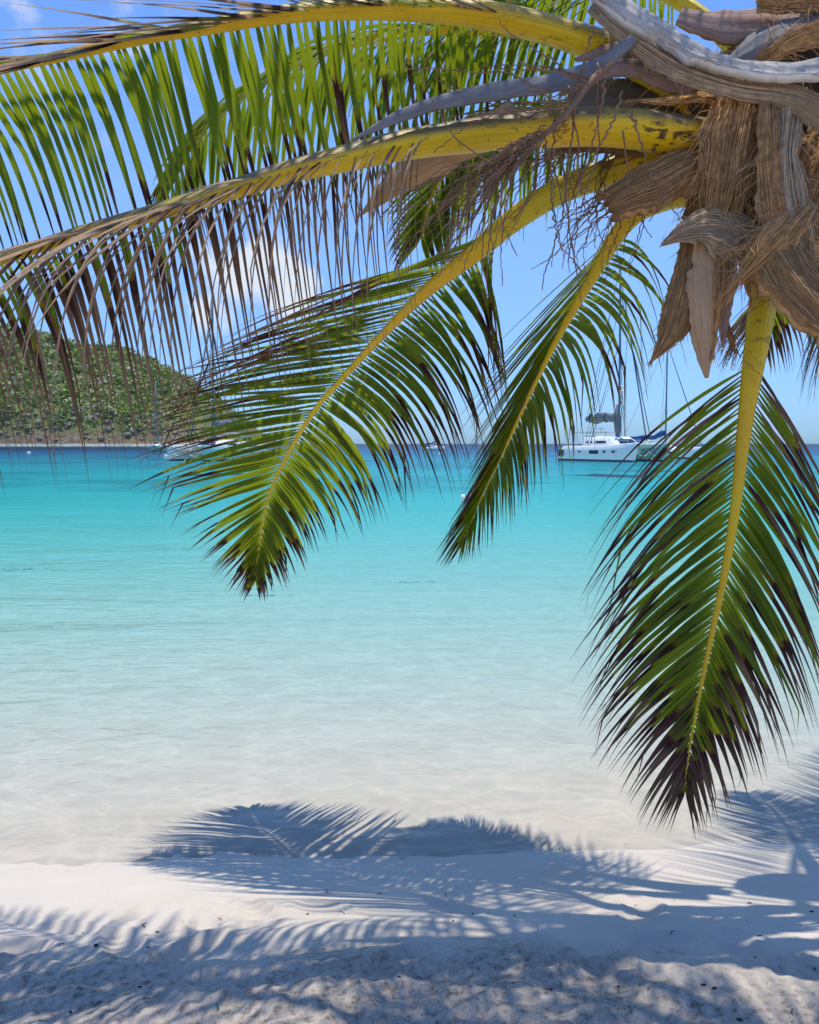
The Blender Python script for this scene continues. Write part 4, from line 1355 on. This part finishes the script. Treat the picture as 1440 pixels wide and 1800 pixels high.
def waterline(L, B, yc, parent, n=26):
    mb = MB()
    rings = []
    for i in range(n):
        q = i / (n - 1)
        x = -L / 2 + L * q
        wd = B / 2 * (0.72 + 0.28 * math.sin(math.pi * min(1, q * 1.05))) * (1 - max(0, (q - 0.55) / 0.45) ** 2.2 * 0.985) * 0.985 + 0.008
        xb = x - 0.035 * L * max(0, (q - 0.8) / 0.2) ** 1.5 + (0.02 if q > 0.98 else 0)
        rings.append([V3((xb, yc + wd, -0.12)), V3((xb, yc + wd, 0.13)), V3((xb, yc - wd, 0.13)), V3((xb, yc - wd, -0.12))])
    mb.loft(rings)
    mb.build('waterline_stripe', M['bootstripe'], parent)


def line(mb, a, b, rad, sag=0.0, n=2, k=5):
    a, b = V3(a), V3(b)
    pts = [a.lerp(b, i / n) + V3((0, 0, -sag * 4 * (i / n) * (1 - i / n))) for i in range(n + 1)]
    mb.tube(pts, [rad] * (n + 1), n=k)


def rounded_block(x0, x1, y0, y1, z0, z1, sx0, sx1, sy, n=6):
    """cabin: bottom rectangle, top set in by sx0 (aft), sx1 (fore) and sy, with rounded shoulders"""
    mb = MB()
    rings = []
    for j in range(n + 1):
        q = j / n
        z = z0 + (z1 - z0) * math.sin(q * math.pi / 2) ** 0.9
        e = q ** 2.6
        a, b = x0 + sx0 * q, x1 - sx1 * q
        w0, w1 = y0 + sy * e, y1 - sy * e
        c = 0.28
        rings.append([V3(p + (z,)) for p in ((a + c, w0), (b - c * 2, w0), (b, w0 + c * 2.5), (b, w1 - c * 2.5), (b - c * 2, w1), (a + c, w1), (a, w1 - c), (a, w0 + c))])
    mb.loft(rings)
    return mb


def make_cat():
    t = empty('catamaran')
    for yc in (-2.75, 2.75):
        h = hull_mb(12.4, 1.75, yc, -0.15, 1.45, 1.80).build('hull', M['gelcoat' if yc < 0 else 'reflecthull'], t)
        waterline(12.4, 1.75, yc, h)
        side = -1 if yc < 0 else 1
        yw = yc + side * 0.835

        def pane(x0, x1, z0, z1, name='window', mat='glass', d=0.045):
            m_ = MB()
            m_.box(x0, x1, min(yw, yw + side * d), max(yw, yw + side * d), z0, z1)
            m_.build(name, M[mat], h, smooth=False)
        pane(-0.6, 0.9, 0.72, 1.10)
        pane(3.0, 3.45, 0.86, 1.06)
        pane(1.6, 2.0, 0.86, 1.04)
        pane(-2.4, -2.05, 0.85, 1.03)
        pane(-5.85, -5.55, 0.45, 1.15, 'stripe', 'bootstripe', 0.03)
        pane(-5.35, -5.05, 0.45, 1.15, 'stripe', 'bootstripe', 0.03)
    mb = MB()                                                   # bridge deck
    mb.box(-4.6, 2.6, -2.4, 2.4, 0.75, 1.50)
    mb.build('bridge_deck', M['deck'], t, smooth=False)
    cb = rounded_block(-3.2, 2.7, -2.3, 2.3, 1.5, 2.55, 0.2, 1.9, 0.5).build('cabin', M['deck'], t)
    for s in (-1, 1):
        for (x0, x1) in ((-2.3, -1.9), (-1.7, -1.3), (-0.9, 1.0)):
            w = 2.30
            ring0 = [V3((x0, s * w, 1.82)), V3((x1, s * w, 1.82)), V3((x1 - 0.25, s * (w - 0.14), 2.24)), V3((x0 + 0.05, s * (w - 0.14), 2.24))]
            ring1 = [p + V3((0, s * 0.05, 0.01)) for p in ring0]
            mb = MB()
            mb.loft([ring0, ring1])
            mb.build('window', M['glass'], cb, smooth=False)
    ring0 = [V3((2.42, -1.5, 1.75)), V3((2.42, 1.5, 1.75)), V3((1.75, 1.3, 2.22)), V3((1.75, -1.3, 2.22))]
    mb = MB()
    mb.loft([ring0, [p + V3((0.06, 0, 0.05)) for p in ring0]])
    mb.build('window', M['glass'], cb, smooth=False)
    mb = MB()                                                   # hard top over the cockpit on posts
    mb.box(-4.9, -1.2, -2.0, 2.0, 2.95, 3.07)
    for x in (-4.6, -2.9):
        for y in (-1.8, 1.8):
            line(mb, (x, y, 1.4), (x, y, 2.95), 0.05)
    bm_ = mb.build('hardtop', M['hide'], t, smooth=False)
    mb = MB()
    mb.box(-3.4, -2.0, -0.9, 0.9, 3.35, 3.47)
    for y in (-0.7, 0.7):
        line(mb, (-2.7, y, 3.07), (-2.7, y, 3.35), 0.04)
    mb.box(-4.5, -3.6, -0.6, 0.6, 3.072, 3.12)
    mb.build('helm_roof', M['deck'], t, smooth=False)
    mb = MB()
    mt = V3((0.55, 0, 21.0))
    line(mb, (0.9, 0, 2.45), mt, 0.125, n=6, k=8)
    mast = mb.build('mast', M['alu'], t)
    for z, w in ((8.1, 1.4), (12.6, 1.25)):
        mb = MB()
        mb.tube([V3((0.62, -w, z + 0.12)), V3((0.70, 0, z)), V3((0.62, w, z + 0.12))], [0.035] * 3, n=5)
        mb.build('spreader', M['rope'], mast)
    mb = MB()
    line(mb, (0.55, 0, 20.9), (0.55, 0, 22.0), 0.015)
    mb.build('antenna', M['rope'], mast)
    mb = MB()
    mb.ball((1.25, 0, 7.25), 0.33, 0.33, 0.14)
    mb.ball((1.15, 0, 7.7), 0.18, 0.18, 0.20)
    mb.box(0.72, 1.2, -0.06, 0.06, 7.05, 7.13)
    mb.build('radar', M['gelcoat'], mast)
    mb = MB()
    rr2 = random.Random(4)
    bp = [V3((0.75 - 5.3 * i / 12, 0, 4.65 - 0.10 * math.sin(i * 0.9) - 0.02 * i)) for i in range(13)]
    mb.tube(bp, [(0.50 if i < 2 else 0.40 if i < 10 else 0.28) * rr2.uniform(0.92, 1.06) for i in range(13)], n=10, flat=1.25)
    mb.tube([V3((0.72, 0, 2.5)), V3((0.66, 0, 3.4)), V3((0.6, 0, 4.5)), V3((0.55, 0, 5.9))], [0.26, 0.42, 0.45, 0.16], n=9, ripple=lambda i, k: 1 + 0.2 * math.sin(i * 4 + k * 3))
    bo = mb.build('sail_cover', M['greycover'], t)
    for x in (-3.9, -2.7, -1.3):
        mb = MB()
        mb.tube([V3((x, 0, 4.58)), V3((x + 0.14, 0, 4.58))], [0.44, 0.44], n=10, flat=1.25)
        mb.build('strap', M['bootstripe'], bo)
    mb = MB()
    line(mb, (0.6, 0, 19.4), (5.2, 0, 1.95), 0.085)
    line(mb, (0.6, 0, 17.8), (5.9, 0, 1.9), 0.055)
    for s in (-1, 1):
        line(mb, (0.56, 0, 20.6), (-1.6, s * 3.3, 1.5), 0.03)
        line(mb, (0.62, s * 1.3, 12.7), (-1.2, s * 3.3, 1.5), 0.03)
        line(mb, (0.65, 0, 12.4), (-0.9, s * 3.3, 1.5), 0.026)
        line(mb, (0.62, s * 1.4, 8.2), (-0.9, s * 3.3, 1.5), 0.026)
    for z0, x1 in ((20.4, -4.4), (16.0, -3.6), (12.0, -2.6)):
        line(mb, (0.55, 0, z0), (x1, 0, 5.0), 0.034)
    mb.build('rigging', M['wire'], t)
    mb = MB()
    line(mb, (5.0, -2.7, 1.72), (5.0, 2.7, 1.72), 0.11, n=4, k=7)
    line(mb, (3.0, -2.0, 1.6), (6.0, 0, 2.05), 0.07)
    line(mb, (3.0, 2.0, 1.6), (6.0, 0, 2.05), 0.07)
    mb.build('crossbeam', M['deck'], t)
    mb = MB()
    mb.box(2.62, 4.92, -1.9, 1.9, 1.52, 1.56)
    mb.build('trampoline', M['net'], t, smooth=False)
    for s in (-1, 1):
        mb = MB()
        pr = None
        for x in (-4.5, -2.9, -1.3, 0.3, 1.9, 3.5, 5.0):
            line(mb, (x, s * 3.4 if x < 3 else s * 3.05, 1.5), (x, s * 3.4 if x < 3 else s * 3.05, 2.12), 0.02)
            p = V3((x, s * 3.4 if x < 3 else s * 3.05, 2.1))
            if pr:
                line(mb, pr, p, 0.012)
            pr = p
        mb.build('railing', M['rope'], t)
    mb = MB()
    line(mb, (5.7, -2.75, 1.45), (5.6, 0, 1.0), 0.035, 0.7, 8)
    line(mb, (5.7, 2.75, 1.45), (5.6, 0, 1.0), 0.035, 0.7, 8)
    line(mb, (5.6, 0, 0.5), (7.0, 0.4, -0.3), 0.03, 0.1, 3)
    mb.build('mooring_rope', M['rope'], t)
    return t


def copy_tree(o, parent=None):
    c = o.copy()
    C.objects.link(c)
    if parent is not None:
        c.parent = parent
        c.matrix_parent_inverse = Matrix.Identity(4)
    for ch in list(o.children):
        copy_tree(ch, c)
    return c


GB = 'yachts moored in the bay'
cat1 = make_cat()
cat1.rotation_euler.z = R(-56)
b = on_sea(1077, 810)
cat1.location = (b.x, b.y + 2.0, 0)
cat1.location.x = (1077 - 720) / FPX * cat1.location.y
tag(cat1, 'big white catamaran with grey sail cover moored right of the narrow frond', 'catamaran', GB)
cat2 = copy_tree(cat1)
cat2.rotation_euler.z = R(-118)
y2 = 85.0
cat2.location = ((385 - 720) / FPX * y2, y2, 0)
cat2.scale = (0.81, 0.81, 0.81)
cat1.scale = (0.80, 0.80, 0.93)
tag(cat2, 'white catamaran mostly hidden behind the broad frond off the rocky point', 'catamaran', GB)


def make_mono(hull, cover, Lh, B, H, wheelhouse=True, name='sailboat'):
    t = empty(name)
    h = hull_mb(Lh, B, 0, -0.15, 1.05, 1.45).build('hull', M[hull], t)
    waterline(Lh, B, 0, h)
    for s in (-1, 1):
        for x in (-1.4, 0.0, 1.3):
            mb = MB()
            mb.box(x, x + 0.55, min(s * (B / 2 - 0.03), s * (B / 2 + 0.02)), max(s * (B / 2 - 0.03), s * (B / 2 + 0.02)), 0.66, 0.86)
            mb.build('window', M['glass'], h, smooth=False)
    cb = rounded_block(-2.0, 2.6, -B * 0.32, B * 0.32, 1.1, 1.75, 0.2, 1.2, 0.2).build('cabin', M['deck'], t)
    for s in (-1, 1):
        mb = MB()
        mb.box(-1.5, 1.0, min(s * B * 0.31, s * (B * 0.32 + 0.03)), max(s * B * 0.31, s * (B * 0.32 + 0.03)), 1.30, 1.52)
        mb.build('window', M['glass'], cb, smooth=False)
    mb = MB()
    rings = []
    for i in range(7):
        a = math.pi * i / 6
        rings.append([V3((-3.9, math.cos(a) * B * 0.36, 1.1 + 1.5 * math.sin(a) ** 0.6)), V3((-2.3, math.cos(a) * B * 0.36, 1.1 + 1.6 * math.sin(a) ** 0.6)),
                      V3((-2.3, math.cos(a) * B * 0.34, 1.1 + 1.54 * math.sin(a) ** 0.6)), V3((-3.9, math.cos(a) * B * 0.34, 1.1 + 1.44 * math.sin(a) ** 0.6))])
    mb.loft(rings)
    mb.build('sprayhood', M[cover], t)
    mb = MB()
    line(mb, (0.8, 0, 1.6), (0.7, 0, H), 0.10, n=4, k=7)
    mast = mb.build('mast', M['alu'], t)
    for z in (H * 0.42, H * 0.70):
        mb = MB()
        line(mb, (0.7, -1.0, z), (0.75, 1.0, z), 0.03)
        mb.build('spreader', M['rope'], mast)
    mb = MB()
    bp = [V3((0.7 - 4.6 * i / 10, 0, 2.85 + 0.06 * math.sin(i * 1.3) + (0.55 * (1 - i / 3) if i < 3 else 0) - 0.015 * i)) for i in range(11)]
    mb.tube(bp, [0.30, 0.34, 0.28, 0.26, 0.25, 0.24, 0.23, 0.22, 0.2, 0.18, 0.15], n=9, flat=1.2)
    mb.build('sail_cover', M[cover], t)
    mb = MB()
    line(mb, (0.7, 0, H - 0.4), (Lh / 2 - 0.3, 0, 1.5), 0.06)
    line(mb, (0.7, 0, H - 0.1), (-Lh / 2 + 0.2, 0, 1.1), 0.022)
    for s in (-1, 1):
        line(mb, (0.7, 0, H - 0.3), (0.3, s * B * 0.46, 1.2), 0.02)
        line(mb, (0.72, s * 1.0, H * 0.42), (0.3, s * B * 0.46, 1.2), 0.02)
    mb.build('rigging', M['wire'], t)
    for s in (-1, 1):
        mb = MB()
        pr = None
        for x in (-4.6, -3.0, -1.4, 0.2, 1.8, 3.4):
            yy = s * B * 0.44 * (1 if x < 2 else 0.75)
            line(mb, (x, yy, 1.1), (x, yy, 1.75), 0.02)
            if pr:
                line(mb, pr, (x, yy, 1.74), 0.014)
            pr = (x, yy, 1.74)
        mb.build('railing', M['rope'], t)
    return t


def place(o, px, y, yaw, sc=1.0):
    o.location = ((px - 720) / FPX * y, y, 0)
    o.rotation_euler.z = R(yaw)
    o.scale = (sc, sc, sc)


s1 = make_mono('gelcoat', 'bluecover', 11.5, 3.6, 15.5)
place(s1, 1158, 95, -28, 0.86)
tag(s1, 'white sailboat with blue sail cover moored behind the big catamaran', 'sailboat', GB)
s2 = make_mono('tealhull', 'greycover', 11.0, 3.5, 17.0)
place(s2, 279, 174, -84, 0.86)
tag(s2, 'teal hulled sailboat lying bow on before the rocky hillside', 'sailboat', GB)
s3 = copy_tree(s1)
place(s3, 762, 228, -8, 0.60)
tag(s3, 'small distant white sailboat on the horizon seen through the frond tips', 'sailboat', GB)


# mooring buoys
def buoy(px, py, rad, label, mat='buoy_white', blue=False):
    p = on_sea(px, py)
    t = empty('mooring_buoy', (p.x, p.y, 0))
    tag(t, label, 'buoy', 'mooring buoys on the water')
    mb = MB()
    if blue:
        mb.tube([V3((-rad * 1.25, 0, rad * .35)), V3((-rad * 1.15, 0, rad * .35)), V3((-rad * 0.9, 0, rad * .35)), V3((rad * 0.9, 0, rad * .35)), V3((rad * 1.15, 0, rad * .35)), V3((rad * 1.25, 0, rad * .35))],
                [rad * .3, rad * .62, rad * .75, rad * .75, rad * .62, rad * .3], n=14)
    else:
        mb.ball((0, 0, rad * 0.45), rad, rad, rad, 14, 10)
    mb.build('float', M[mat], t)
    mb = MB()
    if blue:
        mb.tube([V3((-rad * 0.5, 0, rad * .35)), V3((rad * 0.3, 0, rad * .35))], [rad * .77, rad * .77], n=14)
    else:
        mb.tube([V3((rad * 1.012 * math.cos(a), rad * 1.012 * math.sin(a), rad * 0.45)) for a in [i * 2 * math.pi / 16 for i in range(17)]], [rad * 0.07] * 17, n=5)
    mb.build('band', M['buoy_blue'], t)
    mb = MB()
    mb.tube([V3((-rad * .12, 0, rad * 1.1)), V3((-rad * .16, 0, rad * 1.55)), V3((0, 0, rad * 1.75)), V3((rad * .16, 0, rad * 1.55)), V3((rad * .12, 0, rad * 1.1))] if not blue else
            [V3((rad * 1.2, 0, rad * .35)), V3((rad * 1.5, 0, rad * .5)), V3((rad * 1.65, 0, rad * .3)), V3((rad * 1.5, 0, rad * .1))], [rad * 0.07] * (5 if not blue else 4), n=6)
    mb.build('ring', M['alu'], t)


buoy(51, 798, 0.29, 'round white mooring buoy near the left edge off the pale shore')
buoy(291, 804, 0.29, 'round white mooring buoy in front of the teal sailboat')
buoy(822, 879, 0.16, 'blue and white barrel buoy beside the narrow frond tip', 'buoy_white', True)
buoy(774, 800, 0.26, 'tiny white mooring buoy in front of the distant sailboat')

# ------------------------------------------------------------------ bits on the sand and weed on the bed
M['debris'] = simple('dry_bits', (0.055, 0.040, 0.028), 0.9, 0.2, 0.5, 30)
M['weed'] = simple('sea_weed', (0.27, 0.36, 0.32), 0.9, 0.1, 0.4, 6)
r = random.Random(55)
mb = MB()
for k in range(150):
    x, y = r.uniform(-1.8, 1.9), r.choice((r.uniform(1.65, 2.2), r.uniform(1.95, 2.9)))
    if x < -0.4 and y > 2.45:
        continue
    z = ground_z(x, y)
    s = r.uniform(0.002, 0.007) * (0.7 if y > 2.6 else 1)
    if r.random() < 0.25:
        an, L = r.uniform(0, 3.14), r.uniform(0.008, 0.03)
        mb.tube([V3((x, y, z + .003)), V3((x + L * .5 * math.cos(an), y + L * .5 * math.sin(an), z + .008)), V3((x + L * math.cos(an), y + L * math.sin(an), z + .003))], [.0012, .0015, .0008], n=4)
    else:
        mb.ball((x, y, z + s * .2), s * r.uniform(.4, 1.6), s * r.uniform(.4, 1.0), s * .45, 6, 4)
o = mb.build('beach_litter', M['debris'])
tag(o, 'small dark seeds and twigs strewn over the shaded sand', 'litter', kind='stuff')

for k, (px, py, sx, sy, lab) in enumerate(((25, 990, 1.0, .55, 'dark weed patch under the shallow water near the left edge'),
                                            (722, 1010, 0.75, .5, 'dark weed patch under the water between the two green frond tips'),
                                            (478, 1030, 0.7, .35, 'dark weed patch under the water at the broad frond tip'))):
    p = on_sea(px, py)
    k2 = 1.0 + (-np.interp(p.y * 1.12, PY, PZ)) / CAM.z
    p = V3((p.x * k2, p.y * k2, 0))
    mb = MB()
    for q in range(70):
        x, y = p.x + r.gauss(0, sx * 0.3), p.y + r.gauss(0, sy * 0.5)
        z = ground_z(x, y)
        mb.ball((x, y, z), r.uniform(.02, .08), r.uniform(.02, .08), r.uniform(.006, .016), 7, 5)
    o = mb.build('weed_patch', M['weed'])
    tag(o, lab, 'seaweed', 'weed patches under the shallow water')
